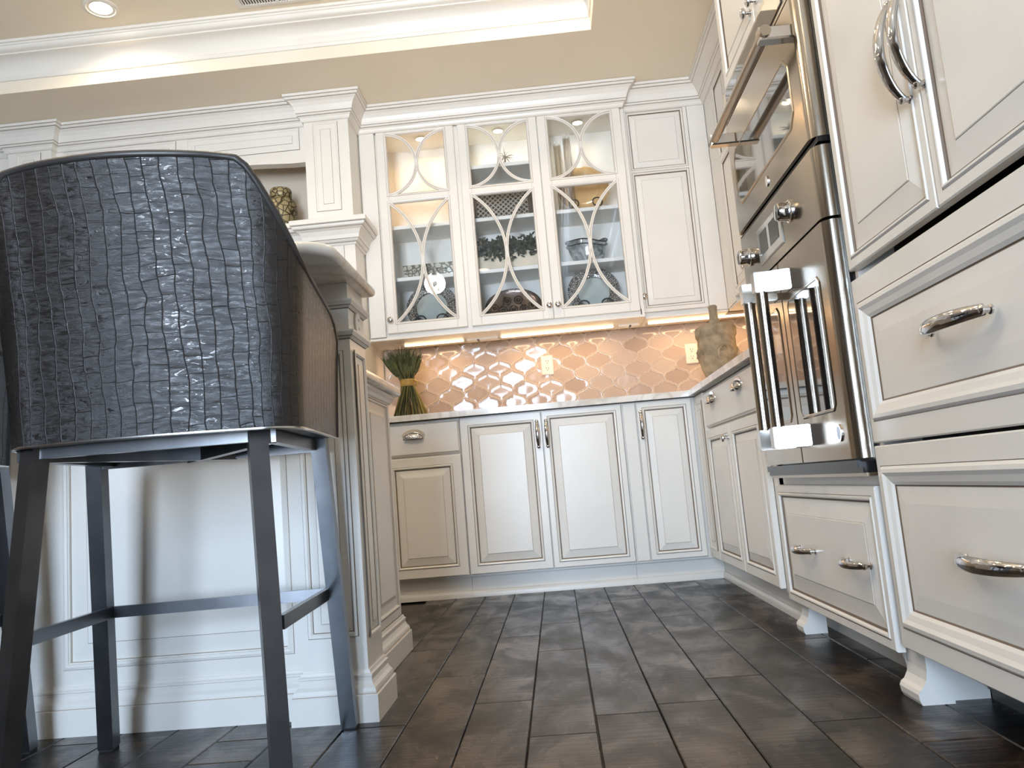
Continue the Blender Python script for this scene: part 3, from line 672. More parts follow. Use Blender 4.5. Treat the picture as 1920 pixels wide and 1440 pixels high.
for j in range(-8, 2):
    for i in range(-7, 28):
        # lattice: tile centres at (i*SX/2, j*SZ/2) with i+j odd relative to a neck point
        if (i + j) % 2 == 0: continue
        x = NX0 + i * SX / 2; z = NZ0 + j * SZ / 2
        if x < -.93 or x > 1.33: continue
        lo, hi = .932 - z, 1.398 - z
        if hi < -SZ / 2 + .02 or lo > SZ / 2 - .02: continue
        key = (round(max(lo, -9), 3) if lo > -SZ / 2 else None, round(hi, 3) if hi < SZ / 2 else None)
        if key not in tm:
            mm = tile_mesh(None if key == (None, None) else (lo if key[0] is not None else -9, hi if key[1] is not None else 9))
            o = mm.build('tile', [TILE, LIT_RIM], wall_back, 40, local=True); tm[key] = o.data
        else:
            o = bpy.data.objects.new('tile', tm[key]); C.objects.link(o); o.parent = wall_back
        o.location = (x, 4.574, z); o.rotation_euler = (random.gauss(0, .016), 0, random.gauss(0, .018))
# outlets
def outlet(x, z, label):
    t = thing('wall_outlet', label, 'outlet', (x, 4.566, z), 'backsplash outlets'); F = BACK(4.566)
    m = M(); m.inset(F, (x - .036, x + .036, z - .058, z + .058), [(0, -.006, 0), (0, .001, 0), (.004, .004, 0)], 0); m.build('cover_plate', PLASTIC, t)
    for dz in (-.021, .021):
        m = M(); G = Fr(F(x, z + dz, .004), F.U, F.V, F.N); m.prism([(.016 * math.cos(2 * math.pi * k / 20), max(-.0125, min(.0125, .016 * math.sin(2 * math.pi * k / 20)))) for k in range(20)], 0, .002, G, 0)
        m.box((-.0075, -.001, .002), (-.005, .008, .0023), 1, G); m.box((.005, -.001, .002), (.0075, .007, .0023), 1, G); m.prism([(.0026 * math.cos(k), -.008 + .0026 * math.sin(k)) for k in [2 * math.pi * q / 10 for q in range(10)]], .002, .0023, G, 1); m.build('receptacle', [PLASTIC, BLACK], t)
outlet(.007, 1.217, 'beige duplex outlet in the middle of the tiled backsplash'); outlet(.851, 1.209, 'beige duplex outlet beside the stone urn')

# ------------------------------------------------------------------ base cabinets
FB = BACK(3.942)
def base_body(parent, x0, x1, zt=.897):
    m = M(); m.box((x0, .105, -.62), (x1, zt, -.022), 0, FB); return m.build('body', PAINT, parent)
def toe(parent, x0, x1):
    m = M(); m.box((x0, 0, -.62), (x1, .106, -.062), 0, FB)
    m.sweep([(x0, 4.004), (x1, 4.004)], [(0, .034, 0), (.004, .033, 0), (.010, .027, 0), (.013, .016, 0), (.013, 0, 0)], side=-1); return m.build('toe_kick', PAINT, parent, 40)
t = thing('drawer_base_cabinet', 'cream base cabinet with cup-pull drawer over a door, beside the island', 'cabinet', (-.66, 4.2, 0)); base_body(t, -.95, -.4655); toe(t, -.95, -.4655)
d = plain_drawer(t, FB, -.865, -.468, .724, .887); cup(d, FB, -.701, .815)
door(t, FB, -.865, -.468, .116, .713, fw=.058, fld=.040)
t = thing('double_door_base_cabinet', 'cream base cabinet with two tall doors meeting at a pair of vertical pulls', 'cabinet', (-.05, 4.2, 0)); base_body(t, -.4645, .356); toe(t, -.4645, .356)
d = door(t, FB, -.462, -.0505, .116, .892, fw=.052, fld=.040); pull(d, FB, -.073, .779, .137)
d = door(t, FB, -.046, .353, .116, .892, fw=.040, fld=.040); pull(d, FB, -.027, .779, .137)
t = thing('narrow_base_cabinet', 'narrow cream base cabinet in the corner with one tall door and vertical pull', 'cabinet', (.55, 4.2, 0)); base_body(t, .357, .735); toe(t, .357, .787)
m = M(); m.slab(FB, .362, .424, .116, .892, -.022, -.004)
for u in (.376, .393, .410): m.inset(FB, (u - .006, u + .006, .15, .86), [(0, -.004, 1), (.001, -.0045, 0), (.004, -.009, 0)], 0)
m.build('fluted_stile', [PAINT, GLAZE2], t)
d = door(t, FB, .430, .703, .116, .892, fw=.040, fld=.034); pull(d, FB, .447, .780, .137)
FRB = RIGHT(.716)
t = thing('corner_base_cabinet', 'cream base cabinet below the right counter with wide drawer and two doors', 'cabinet', (1.0, 3.3, 0))
m = M(); m.box((-4.57, .105, -.62), (-2.692, .897, -.022), 0, FRB); m.build('body', PAINT, t)
m = M(); m.box((-4.57, 0, -.62), (-2.69, .106, -.072), 0, FRB); m.sweep([(.788, 3.998), (.788, 2.69)], [(0, .034, 0), (.004, .033, 0), (.010, .027, 0), (.013, .016, 0), (.013, 0, 0)], side=-1); m.build('toe_kick', PAINT, t, 40)
m = M(); m.slab(FRB, -3.935, -3.715, .116, .892, -.022, 0); fp = m.build('corner_filler', PAINT, t); pil_panel(fp, FRB, -3.90, -3.745, .16, .855)
d = plain_drawer(t, FRB, -3.705, -2.745, .724, .887); cup(d, FRB, -3.488, .830); cup(d, FRB, -2.992, .830)
d = door(t, FRB, -3.705, -3.228, .116, .713, fw=.052, fld=.036); knob(d, FRB, -3.262, .655)
door(t, FRB, -3.222, -2.745, .116, .713, fw=.052, fld=.036)

# countertop: L shape
m = M()
poly = [(-.955, 4.575), (-.955, 3.917), (.690, 3.917), (.690, 2.692), (1.355, 2.692), (1.355, 4.575)]
m.prism(poly, .900, .928); m.prism(offset(poly, .003), .928, .930)
tag(m.build('countertop', QUARTZ, loc=(.2, 4.2, .9)), 'pale veined stone countertop running along the backsplash into the corner', 'countertop')

# ------------------------------------------------------------------ oven tower and ovens
FT_ = RIGHT(.720); XB = .742
t = tower = thing('oven_tower', 'tall cream cabinet housing two stainless ovens above a two-pull drawer', 'cabinet', (1.05, 2.26, 0))
m = M(); F = RIGHT(XB)
m.box((-2.69, .105, -.60), (-2.645, 2.62, 0), 0, F); m.box((-1.845, .105, -.60), (-1.822, 2.62, 0), 0, F); m.box((-2.69, .105, -.60), (-1.822, 2.62, -.58), 0, F)
m.box((-2.69, .105, -.60), (-1.822, .488, 0), 0, F); m.box((-2.69, 1.812, -.60), (-1.822, 2.62, 0), 0, F)
m.build('body', PAINT, t); crown(t, [12, 13])
d = door(t, FT_, -2.668, -1.852, .093, .462, fw=.036, fld=.052, name='drawer')
pull(d, FT_, -2.40, .275, .15, False); pull(d, FT_, -2.00, .275, .15, False)
d = door(t, FT_, -2.672, -2.256, 1.850, 2.585, fw=.050); knob(d, FT_, -2.283, 1.905)
d = door(t, FT_, -2.250, -1.835, 1.850, 2.585, fw=.050); knob(d, FT_, -2.222, 1.905)
def foot(parent, y0, y1, xf, h=.105, label=None):
    """bracket foot: a post that sweeps forward and out to a rounded toe"""
    m = M(); pr = [(0, h), (0, .070), (-.004, .050), (-.012, .036), (-.020, .030), (-.024, .022), (-.022, .008), (-.018, 0), (.05, 0), (.05, h)]
    m.prism([(xf + a, b) for a, b in pr], y0, y1, Fr((0, 0, 0), (1, 0, 0), (0, 0, 1), (0, 1, 0)))
    m.prism([(y1 - .002, h + .004), (y1 - .002, .02), (y1 + .003, .045), (y1 + .010, .066), (y1 + .022, .082), (y1 + .042, .092), (y1 + .070, h + .004)], xf, xf + .045, Fr((0, 0, 0), (0, 1, 0), (0, 0, 1), (1, 0, 0)))
    return m.build('foot', PAINT, parent)
foot(t, 2.560, 2.630, .746)
m = M(); m.box((-2.69, 0, -.20), (-1.83, .106, -.085), 0, RIGHT(.745)); m.build('toe_kick', PAINT, t)

def oven_front_poly(x0, y0, y1, t_, r=.030):
    """plan outline of a door with rounded ends; x0 = front"""
    p = [(x0 + t_, y0)]
    for k in range(7):
        a = k / 6 * math.pi / 2; p.append((x0 + r - r * math.sin(a), y0 + r - r * math.cos(a)))
    for k in range(7):
        a = k / 6 * math.pi / 2; p.append((x0 + r - r * math.cos(a), y1 - r + r * math.sin(a)))
    p.append((x0 + t_, y1)); return p
XO = .690
t = oven = thing('french_door_wall_oven', 'stainless wall oven with two side-hinged glass doors and tall vertical handles', 'oven', (.95, 2.24, .49))
m = M(); m.box((XB - .004, 1.852, .490), (1.30, 2.638, 1.292)); m.build('chassis', DARKM, t)
m = M(); m.box((.700, 1.846, .494), (XB + .01, 2.640, .520)); m.box((.692, 1.856, .507), (.70, 2.63, .524)); m.box((.706, 1.846, .486), (XB, 2.640, .494), 1); m.build('vent_trim', [BLACK, STEEL], t)
for y in (1.838, 2.634):
    m = M(); m.box((.728, y, .522), (.7415, y + .012, 1.81), 0); m.build('side_trim', BLACK, t)
def glass_window(parent, y0, y1, z0, z1, x, c_=.035):
    F = RIGHT(x); m = M()
    def octo(i): 
        a, b, c0, d0, q = -y1 + i, -y0 - i, z0 + i, z1 - i, c_ - i * .4
        return [(a + q, c0), (b - q, c0), (b, c0 + q), (b, d0 - q), (b - q, d0), (a + q, d0), (a, d0 - q), (a, c0 + q)]
    rows = [[m.add(F(u, v, n)) for u, v in octo(i)] for i, n in ((0, .0005), (.003, .003), (.007, .003), (.009, .0015))]
    for j in range(3):
        for k in range(8): m.face((rows[j][k], rows[j][(k + 1) % 8], rows[j + 1][(k + 1) % 8], rows[j + 1][k]), 1)
    m.face(rows[3], 0)
    return m.build('window', [OVENGL, STEEL], parent)
DZ0, DZ1 = .528, 1.100
for (a, b, rnd) in ((1.852, 2.241, 0), (2.245, 2.636, 1)):
    m = M(); r = .030; p = []
    if rnd == 0:
        p = [(XO + .05, a)] + [(XO + r - r * math.sin(k / 8 * math.pi / 2), a + r - r * math.cos(k / 8 * math.pi / 2)) for k in range(9)] + [(XO, b - .003), (XO + .003, b), (XO + .05, b)]
    else:
        p = [(XO + .05, a), (XO + .003, a), (XO, a + .003)] + [(XO + r - r * math.cos(k / 8 * math.pi / 2), b - r + r * math.sin(k / 8 * math.pi / 2)) for k in range(9)] + [(XO + .05, b)]
    m.prism(p, DZ0, DZ1); d = m.build('door', STEEL, oven, 40)
    wy = (a + .075, b - .04) if rnd == 0 else (a + .04, b - .075)
    glass_window(d, wy[0], wy[1], .645, .985, XO, .016)
    hy = 2.172 if rnd == 0 else 2.310
    m = M()
    m.prism([(.614 - .017 * math.cos(q), hy + .0155 * math.sin(q)) for q in [2 * math.pi * k / 20 for k in range(20)]], .582, 1.052)
    hb = m.build('handle', STEEL, d, 50)
    for (z0, z1) in ((.574, .628), (1.006, 1.060)):
        m = M(); pl = [(.594, hy - .017), (.640, hy - .017), (XO + .001, hy - .030), (XO + .001, hy + .024), (.640, hy + .017), (.594, hy + .017)]
        m.prism(pl, z0, z1); m.prism(offset(pl, .003), z1, z1 + .002); m.prism(offset(pl, .003), z0 - .002, z0); m.build('handle_bracket', SATIN, d)
# badge on lower right of the door: plain oval plate
m = M(); G = Fr((XO, 1.930, .592), (0, -1, 0), (0, 0, 1), (-1, 0, 0)); m.prism([(.016 * math.cos(2 * math.pi * k / 20), .021 * math.sin(2 * math.pi * k / 20)) for k in range(20)], 0, .004, G); m.prism([(.011 * math.cos(2 * math.pi * k / 20), .016 * math.sin(2 * math.pi * k / 20)) for k in range(20)], .004, .0045, G, 1); m.build('badge', [CHROME, DARKM], oven)
# control panel
m = M(); m.prism(oven_front_poly(XO + .002, 1.852, 2.636, .05), 1.108, 1.288); cp = m.build('control_panel', STEEL, oven, 40)
m = M(); F = RIGHT(XO + .002); m.inset(F, (-2.405, -2.160, 1.140, 1.250), [(0, 0, 0), (0, .003, 0), (.003, .004, 0)], 0)
m.build('display', DISPLAY, cp); m = M(); m.inset(F, (-2.38, -2.30, 1.165, 1.232), [(0, .004, 0), (0, .0048, 0)], 0); m.inset(F, (-2.275, -2.185, 1.165, 1.232), [(0, .004, 0), (0, .0048, 0)], 0); m.build('touch_key', BLACK, cp)
for y in (2.085, 2.520):
    G = Fr((XO + .002, y, 1.203), (0, -1, 0), (0, 0, 1), (-1, 0, 0)); m = M(); m.lathe(G, [(.031, 0), (.031, .004), (.027, .006), (.0255, .010), (.0245, .034), (.022, .037), (0, .038)], 28); m.build('control_knob', CHROME, cp, 35)

t = speed = thing('speed_oven', 'upper stainless speed oven with horizontal bar handle above a glass window', 'oven', (.95, 2.24, 1.295))
m = M(); m.box((XB - .004, 1.852, 1.293), (1.30, 2.638, 1.806)); m.build('chassis', DARKM, t)
m = M(); m.box((.702, 1.846, 1.293), (XB + .01, 2.640, 1.306)); m.build('lower_trim', BLACK, t)
m = M(); m.prism(oven_front_poly(XO, 1.852, 2.636, .05), 1.310, 1.690); d = m.build('door', STEEL, t, 40)
glass_window(d, 1.945, 2.560, 1.385, 1.580, XO)
m = M(); pts = [(.622, 1.872, 1.608), (.622, 2.545, 1.608)]; m.tube(pts, .0145, 18); m.build('handle', STEEL, d, 50)
for y in (1.900, 2.520):
    m = M(); m.slab(Fr((0, y, 0), (1, 0, 0), (0, 0, 1), (0, -1, 0)),   .610, XO + .001, 1.590, 1.626, -.016, .016, .004); m.build('handle_bracket', SATIN, d)
m = M(); m.prism(oven_front_poly(XO + .002, 1.852, 2.636, .05), 1.698, 1.806); cp = m.build('control_panel', STEEL, t, 40)
m = M(); m.inset(RIGHT(XO + .002), (-2.56, -1.93, 1.712, 1.795), [(0, 0, 0), (0, .003, 0), (.003, .004, 0)], 0); m.build('display', OVENGL, cp)
m = M(); G = Fr((XO, 2.235, 1.348), (0, -1, 0), (0, 0, 1), (-1, 0, 0)); m.prism([(.012 * math.cos(2 * math.pi * k / 20), .016 * math.sin(2 * math.pi * k / 20)) for k in range(20)], 0, .003, G); m.build('badge', CHROME, d)

# ------------------------------------------------------------------ panelled refrigerator
t = fridge = thing('panelled_refrigerator', 'built-in refrigerator with cream panels, two upper doors over two wide drawers', 'refrigerator', (1.05, 1.39, 0))
Fg = RIGHT(.720); m = M(); m.box((-1.8205, .112, -.60), (-.93, 2.62, -.11), 0, Fg); m.box((-1.8215, .112, -.605), (-1.8200, 2.62, -.024), 1, Fg); m.box((-.934, .112, -.11), (-.93, 2.62, -.024), 1, Fg); m.build('body', [DARKM, PAINT], t)
for (u0, u1, hu) in ((-1.819, -1.391, -1.424), (-1.387, -.935, -1.366)):
    d = door(t, Fg, u0, u1, .958, 2.06, fw=.036, fld=.050, t=.023); pull(d, Fg, hu, 1.277, .205, bow=.032, r=.0105)
d = door(t, Fg, -1.819, -1.391, 2.075, 2.60, fw=.04); d = door(t, Fg, -1.387, -.935, 2.075, 2.60, fw=.04)
for (v0, v1, R, hv) in ((.5585, .934, (-1.797, -.957, .607, .877), .748), (.113, .552, (-1.797, -.957, .157, .506), .336)):
    d = flat_drawer(t, Fg, -1.819, -.935, v0, v1, R); pull(d, Fg, -1.377, hv, .215, False, bow=.030, r=.0115)
crown(t, [14])
m = M(); m.box((-1.826, 0, -.16), (-1.796, .113, -.03), 0, Fg); m.build('toe_side', WHITE, t)
foot(t, 1.775, 1.868, .746)
m = M(); m.box((-1.79, .0, -.19), (-.93, .113, -.16), 0, Fg)
for k in range(3):
    z = .022 + k * .031; m.prism([(-.16, z), (-.146, z + .004), (-.146, z + .012), (-.16, z + .018)], -1.775, -.95, Fr((.72, 0, 0), (-1, 0, 0), (0, 0, 1), (0, -1, 0)))
m.build('toe_grille', simple('grille_grey', (.10, .095, .085), .4), t)

# ------------------------------------------------------------------ island
t = isl = thing('kitchen_island', 'white panelled island with moulded base and corner post behind the bar stools', 'island', (-1.5, 2.4, 0))
FI = BACK(2.020)
m = M(); m.box((-3.0, 0, -.73), (-.585, .884, -.012), 0, FI); m.box((-3.0, .88, -.11), (-.66, 1.09, -.012), 0, FI); m.build('body', PAINT, t)
def wainscot(u0, u1, v0, v1):
    m = M()
    R = (u0, u1, v0, v1)
    m.inset(FI, R, [(-.018, -.0, 1), (-.0165, .002, 0), (-.010, .005, 0), (-.004, .004, 0), (0, -.006, 1), (.0015, -.008, 0), (.045, -.0035, 1), (.0465, -.0025, 0)], 0)
    return m.build('panel', [PAINT, GLAZE2], t)
PAN = [(-1.283, -.715), (-2.03, -1.46), (-2.78, -2.21)]
m = M(); us = [-3.0] + [x for p in PAN[::-1] for x in p] + [-.66]
for a, b in zip(us[0::2], us[1::2]): m.box((a, .10, -.013), (b + (0), 1.09, 0), 0, FI)
for (a, b) in PAN: m.box((a, .10, -.013), (b, .175, 0), 0, FI); m.box((a, .98, -.013), (b, 1.09, 0), 0, FI)
m.build('frame', PAINT, t)
for p in PAN: wainscot(p[0], p[1], .175, .98)
BASE = [(0, .160, 0), (.004, .160, 0), (.006, .150, 0), (.0105, .146, 0), (.0105, .140, 1), (.009, .1385, 0), (.009, .128, 0), (.013, .116, 0), (.019, .106, 0), (.021, .096, 0), (.021, .090, 1), (.0235, .0885, 0), (.026, .085, 0), (.026, 0, 0)]
def bprof(s, top): return [(o * s, h * top / .160, k) for o, h, k in BASE]
m = M(); m.sweep([(-3.0, 2.020), (-.66, 2.020)], bprof(.95, .118), side=-1); m.build('baseboard', [PAINT, GLAZE2], t)
# corner post
PX0, PX1, PY0, PY1 = -.660, -.498, 1.966, 2.130
m = M(); m.box((PX0, 0, -.0), (PX1, 1.09, PY1 - PY0), 0, Fr((0, PY0, 0), (1, 0, 0), (0, 0, 1), (0, 1, 0))); post = m.build('post', PAINT, t)
m = M(); m.sweep([(PX0, 2.03), (PX0, PY0), (PX1, PY0), (PX1, PY1), (-.60, PY1)], bprof(1.0, .118), side=-1); m.build('plinth', [PAINT, GLAZE2], post)
ESC = [(0, -.014, 1), (.002, -.012, 0), (.009, -.007, 1), (.0095, -.005, 0), (.015, .004, 0), (.015, .009, 0), (0, .010, 0)]
for z in (.955, 1.036):
    m = M(); m.sweep([(PX0, 2.02), (PX0, PY0), (PX1, PY0), (PX1, PY1), (-.58, PY1)], [(o, z + h, k) for o, h, k in ESC], side=-1); m.build('moulding', [PAINT, GLAZE], post)
def groove_panel(F, u0, u1, v0, v1, par):
    m = M(); m.inset(F, (u0, u1, v0, v1), [(-.012, .0006, 1), (-.0105, .003, 0), (-.004, .003, 0), (0, -.002, 1), (.0018, -.003, 0), (.022, .0006, 1), (.0232, .0018, 0)], 0); return m.build('panel', [PAINT, GLAZE], par)
groove_panel(BACK(PY0 - .003), PX0 + .03, PX1 - .03, .21, .90, post); groove_panel(ENDF(PX1 + .003), PY0 + .035, PY1 - .035, .20, .905, post)
m = M(); G = Fr((PX1, 2.050, .995), (0, 1, 0), (0, 0, 1), (1, 0, 0))
m.prism([(.030 * math.cos(2 * math.pi * k / 24), .034 * math.sin(2 * math.pi * k / 24)) for k in range(24)], 0, .003, G, 1); m.prism([(.027 * math.cos(2 * math.pi * k / 24), .031 * math.sin(2 * math.pi * k / 24)) for k in range(24)], .003, .006, G)
for dz in (-.012, .012): m.box((-.007, dz - .004, .006), (-.004, dz + .004, .0063), 2, G); m.box((.004, dz - .004, .006), (.007, dz + .004, .0063), 2, G)
m.build('outlet', [PAINT, GLAZE2, BLACK], post)
# end panel
FE = ENDF(-.575)
m = M(); m.box((2.13, 0, -.02), (2.775, .884, -.004), 0, FE); e = m.build('end_panel', PAINT, t)
d = door(t, FE, 2.40, 2.772, .122, .880, fw=.042, fld=.034, name='end_door')
d = door(t, FE, 2.135, 2.395, .122, .880, fw=.042, fld=.034, name='end_door')
m = M(); m.sweep([(-.575, 2.13), (-.575, 2.778), (-.66, 2.778)], bprof(1.0, .122), side=-1); m.build('plinth', [PAINT, GLAZE2], t)
# tops
def rounded(poly, r, idx, n=8):
    out = []
    for i, p in enumerate(poly):
        if i not in idx: out.append(p); continue
        a, b, c_ = V3((*poly[i - 1], 0)), V3((*p, 0)), V3((*poly[(i + 1) % len(poly)], 0)); d1 = (a - b).normalized(); d2 = (c_ - b).normalized(); cen = b + d1 * r + d2 * r
        for k in range(n + 1):
            q = k / n * math.pi / 2; v = cen - d2 * r * math.cos(q) - d1 * r * math.sin(q); out.append((v.x, v.y))
    return out
def top_slab(name, poly, z0, z1, label, cat, rr=.012):
    m = M(); prev = None; n = 6; P = poly; rows = []
    for k in range(n + 1):
        a = -math.pi / 2 + math.pi * k / n; h = (z1 - z0) / 2
        rows.append([m.add((x, y, (z0 + z1) / 2 + h * math.sin(a))) for x, y in offset(P, rr * (1 - math.cos(a)))])
    for j in range(n):
        for i in range(len(P)): m.face((rows[j][i], rows[j][(i + 1) % len(P)], rows[j + 1][(i + 1) % len(P)], rows[j + 1][i]))
    m.face(rows[0][::-1]); m.face(rows[-1]); c_ = poly[0]
    return tag(m.build(name, QUARTZ, smooth=50, loc=(c_[0], c_[1], z0)), label, cat)
bp = rounded([(-3.05, 1.690), (-.464, 1.690), (-.464, 2.150), (-3.05, 2.150)], .085, [1])
top_slab('raised_countertop', bp, 1.0905, 1.122, 'raised pale stone bar top with rounded corner above the island post', 'countertop')
top_slab('island_countertop', [(-3.05, 2.1315), (-.535, 2.1315), (-.535, 2.805), (-3.05, 2.805)], .885, .916, 'lower pale stone counter at the back of the island', 'countertop', .006)
m = M(); m.sweep([(-.575, 2.13), (-.575, 2.78)], [(0, .855, 0), (.006, .858, 0), (.012, .868, 0), (.020, .874, 0), (.020, .884, 0), (0, .884, 0)], side=-1); m.build('cove', PAINT, isl)

# ------------------------------------------------------------------ bar stools
def make_stool():
    t = thing('bar_stool', 'dark crocodile-embossed leather bar stool with gunmetal legs in front of the island post', 'bar stool', (0, 0, 0), 'bar stools at the island')
    NEAR_B, NEAR_T, FAR_B, FAR_T = (.250, -.228), (.2085, -.200), (.281, .232), (.260, .150); LX = -.012
    for sx in (-1, 1):
        for (b, tp, near) in ((NEAR_B, NEAR_T, True), (FAR_B, FAR_T, False)):
            a = math.radians(24 * sx) if near else 0; LT = 0 if near else LX
            m = M(); m.bar((LX + sx * b[0], b[1], .006), (LT + sx * tp[0], tp[1], .690), .0355, .0355, (math.cos(a), math.sin(a), 0)); l = m.build('leg', GUN, t, local=True)
            m = M(); m.bar((LX + sx * b[0], b[1], 0), (LX + sx * b[0], b[1], .007), .032, .032, (math.cos(a), math.sin(a), 0)); m.build('foot_cap', BLACKR, l, local=True)
    m = M(); z0, z1 = .303, .329; xi, ya, yb, th = .247, -.205, .205, .012
    m.box((LX - xi - th, ya, z0), (LX - xi, yb, z1)); m.box((LX + xi, ya, z0), (LX + xi + th, yb, z1)); m.box((LX - xi - th, yb - th, z0), (LX + xi + th, yb, z1)); m.build('foot_rest', GUN, t, local=True)
    m = M(); m.box((-.225, -.212, .655), (.225, -.196, .682)); m.box((-.262, .140, .648), (.262, .156, .682)); m.box((-.245, -.20, .652), (-.222, .15, .682)); m.box((.222, -.20, .652), (.245, .15, .682))
    m.bar((-.235, -.20, .666), (.05, .15, .662), .032, .022, (0, 0, 1)); m.bar((.235, -.20, .666), (-.05, .15, .662), .032, .022, (0, 0, 1)); m.build('seat_frame', GUN, t, local=True)
    # shell
    def plan(w, yr, yf, r, bulge, n=12):
        P = []
        for k in range(9): P.append((w, yf + (yr + r - yf) * k / 8))
        for k in range(1, n + 1):
            a = k / n * math.pi / 2; P.append((w - r + r * math.cos(a), yr + r - r * math.sin(a)))
        half = P[:]
        out = half[:]
        for k in range(1, 13):
            s_ = k / 12; x = (w - r) * (1 - s_) - (w - r) * s_; out.append((x, yr - bulge * (1 - (2 * s_ - 1) ** 2)))
        out += [(-x, y) for x, y in half[::-1]][1:]
        return out
    ZB, ZT = .676, 1.166; OX = .024
    Bp = plan(.276, -.262, .112, .075, .024); Tp = plan(.317, -.345, .098, .125, .036)
    n = len(Bp); NV = 14
    arc = [0.0]
    for i in range(1, n): arc.append(arc[-1] + math.dist(Tp[i - 1], Tp[i]))
    def pos(i, z, th):
        f = (z - ZB) / (ZT - ZB); f = f * .35 + .65 * f * f; x = Bp[i][0] + (Tp[i][0] - Bp[i][0]) * f; y = Bp[i][1] + (Tp[i][1] - Bp[i][1]) * f
        if th:
            j0, j1 = max(0, i - 1), min(n - 1, i + 1); dx, dy = Tp[j1][0] - Tp[j0][0], Tp[j1][1] - Tp[j0][1]; L = math.hypot(dx, dy) or 1; x += dy / L * th * -1; y += -dx / L * th * -1
        return (x + OX, y, z)
    HT = [.900, .932, .946, .953, .959, .965, .971, .976, .983, .987, .994, 1.005, 1.019, 1.036, 1.056, 1.078, 1.101, 1.126, 1.149, 1.162, 1.165]   # top edge from arm front to the back corner
    tops = [HT[min(i, n - 1 - i)] if min(i, n - 1 - i) < len(HT) else ZT for i in range(n)]
    m = M(); O = []; I = []
    for i in range(n):
        ro, ri = [], []
        for k in range(NV + 1):
            z = ZB + (tops[i] - ZB) * k / NV; a = m.add(pos(i, z, 0)); m.uv[a] = (arc[i], z); ro.append(a)
            b = m.add(pos(i, z, -.045)); m.uv[b] = (arc[i] + 3, z); ri.append(b)
        O.append(ro); I.append(ri)
    for i in range(n - 1):
        for k in range(NV):
            m.face((O[i][k], O[i + 1][k], O[i + 1][k + 1], O[i][k + 1])); m.face((I[i][k + 1], I[i + 1][k + 1], I[i + 1][k], I[i][k]))
        m.face((O[i][NV], O[i + 1][NV], I[i + 1][NV], I[i][NV])); m.face((O[i + 1][0], O[i][0], I[i][0], I[i + 1][0]))
    for i in (0, n - 1):
        for k in range(NV): m.face((O[i][k], O[i][k + 1], I[i][k + 1], I[i][k]))
    m.build('shell', LEATHER, t, 60, local=True)
    m = M(); path = [pos(i, tops[i] + .002, -.004) for i in range(n)]
    front = [pos(0, ZB + (tops[0] - ZB) * k / 6, -.004) for k in range(6)]; back = [pos(n - 1, ZB + (tops[-1] - ZB) * k / 6, -.004) for k in range(6)][::-1]
    m.tube(front + path + back, .0075, 8); m.build('top_welt', CUSH, t, 60, local=True)
    m = M(); m.tube([pos(i, ZB - .001, -.003) for i in range(n)], .004, 6); m.build('bottom_welt', SATIN, t, 60, local=True)
    m = M(); q = [pos(i, ZB, -.040) for i in range(n)]; pl = [(a, b) for a, b, _ in q]; m.prism(pl, .680, .790); m.prism(offset(pl, .02), .790, .806); m.build('seat_cushion', CUSH, t, local=True)
    return t
st = make_stool(); st.location = (-.787, 1.66, 0); st.rotation_euler.z = math.radians(4.2)
s2 = copy_tree(st); s2.location = (-1.565, 1.645, 0); s2['label'] = 'second leather bar stool, mostly cut off by the left picture edge'

# ------------------------------------------------------------------ objects on the counter
# wheat sheaf
wx, wy, wz = -.785, 4.34, .930
t = thing('wheat_sheaf', 'tied sheaf of green and gold dried wheat standing on the counter', 'dried wheat', (wx, wy, wz))
rnd = random.Random(3)
def stalks(cnt, mm):
    m = M()
    for _ in range(cnt):
        a = rnd.uniform(0, 2 * math.pi); r = math.sqrt(rnd.random()); lean = rnd.uniform(-.01, .01)
        p0 = (wx + .005 + .125 * r * math.cos(a), wy + .06 * r * math.sin(a), wz + .002); p1 = (wx + .033 * r * math.cos(a + .5), wy + .030 * r * math.sin(a + .5), wz + .222)
        p2 = (wx - .01 + .07 * r * math.cos(a + .6), wy + .05 * r * math.sin(a + .6), wz + .31)
        m.tube([p0, p1, p2], .0019, 5)
    return m
stalks(70, STRAW).build('straw_stems', STRAW, t); stalks(90, STRAWD).build('green_stems', STRAWD, t)
for o in t.children: o['kind'] = 'stuff'
m = M()
for _ in range(150):
    a = rnd.uniform(0, 2 * math.pi); r = math.sqrt(rnd.random()); b = V3((wx - .008 + .052 * r * math.cos(a), wy + .035 * r * math.sin(a), wz + .265)); L = rnd.uniform(.08, .150) * (1.1 - .25 * r)
    d = V3((.75 * r * math.cos(a) - .10, .55 * r * math.sin(a) - .05, 1.15)).normalized()
    m.tube([b, b + d * L * .3, b + d * L * .7, b + d * L], [.004, .0085, .007, .001], 5)
    for _ in range(7):
        q = b + d * L * rnd.uniform(.35, .95); e = (d + V3((rnd.uniform(-.35, .35), rnd.uniform(-.35, .35), rnd.uniform(0, .4)))).normalized(); m.tube([q, q + e * .05], [.0011, .0004], 3)
o = m.build('wheat_ears', WHEAT, t); o['kind'] = 'stuff'
m = M(); G = Fr((wx, wy, wz + .205), (1, 0, 0), (0, .85, 0), (0, 0, 1)); m.lathe(G, [(.038, 0), (.041, .004), (.041, .036), (.038, .040)], 24)
m.tube([(wx + .035, wy - .01, wz + .24), (wx + .06, wy - .02, wz + .225), (wx + .055, wy - .03, wz + .20), (wx + .04, wy - .03, wz + .21)], .010, 6, flat=.3); m.build('raffia_tie', RAFFIA, t, 40)

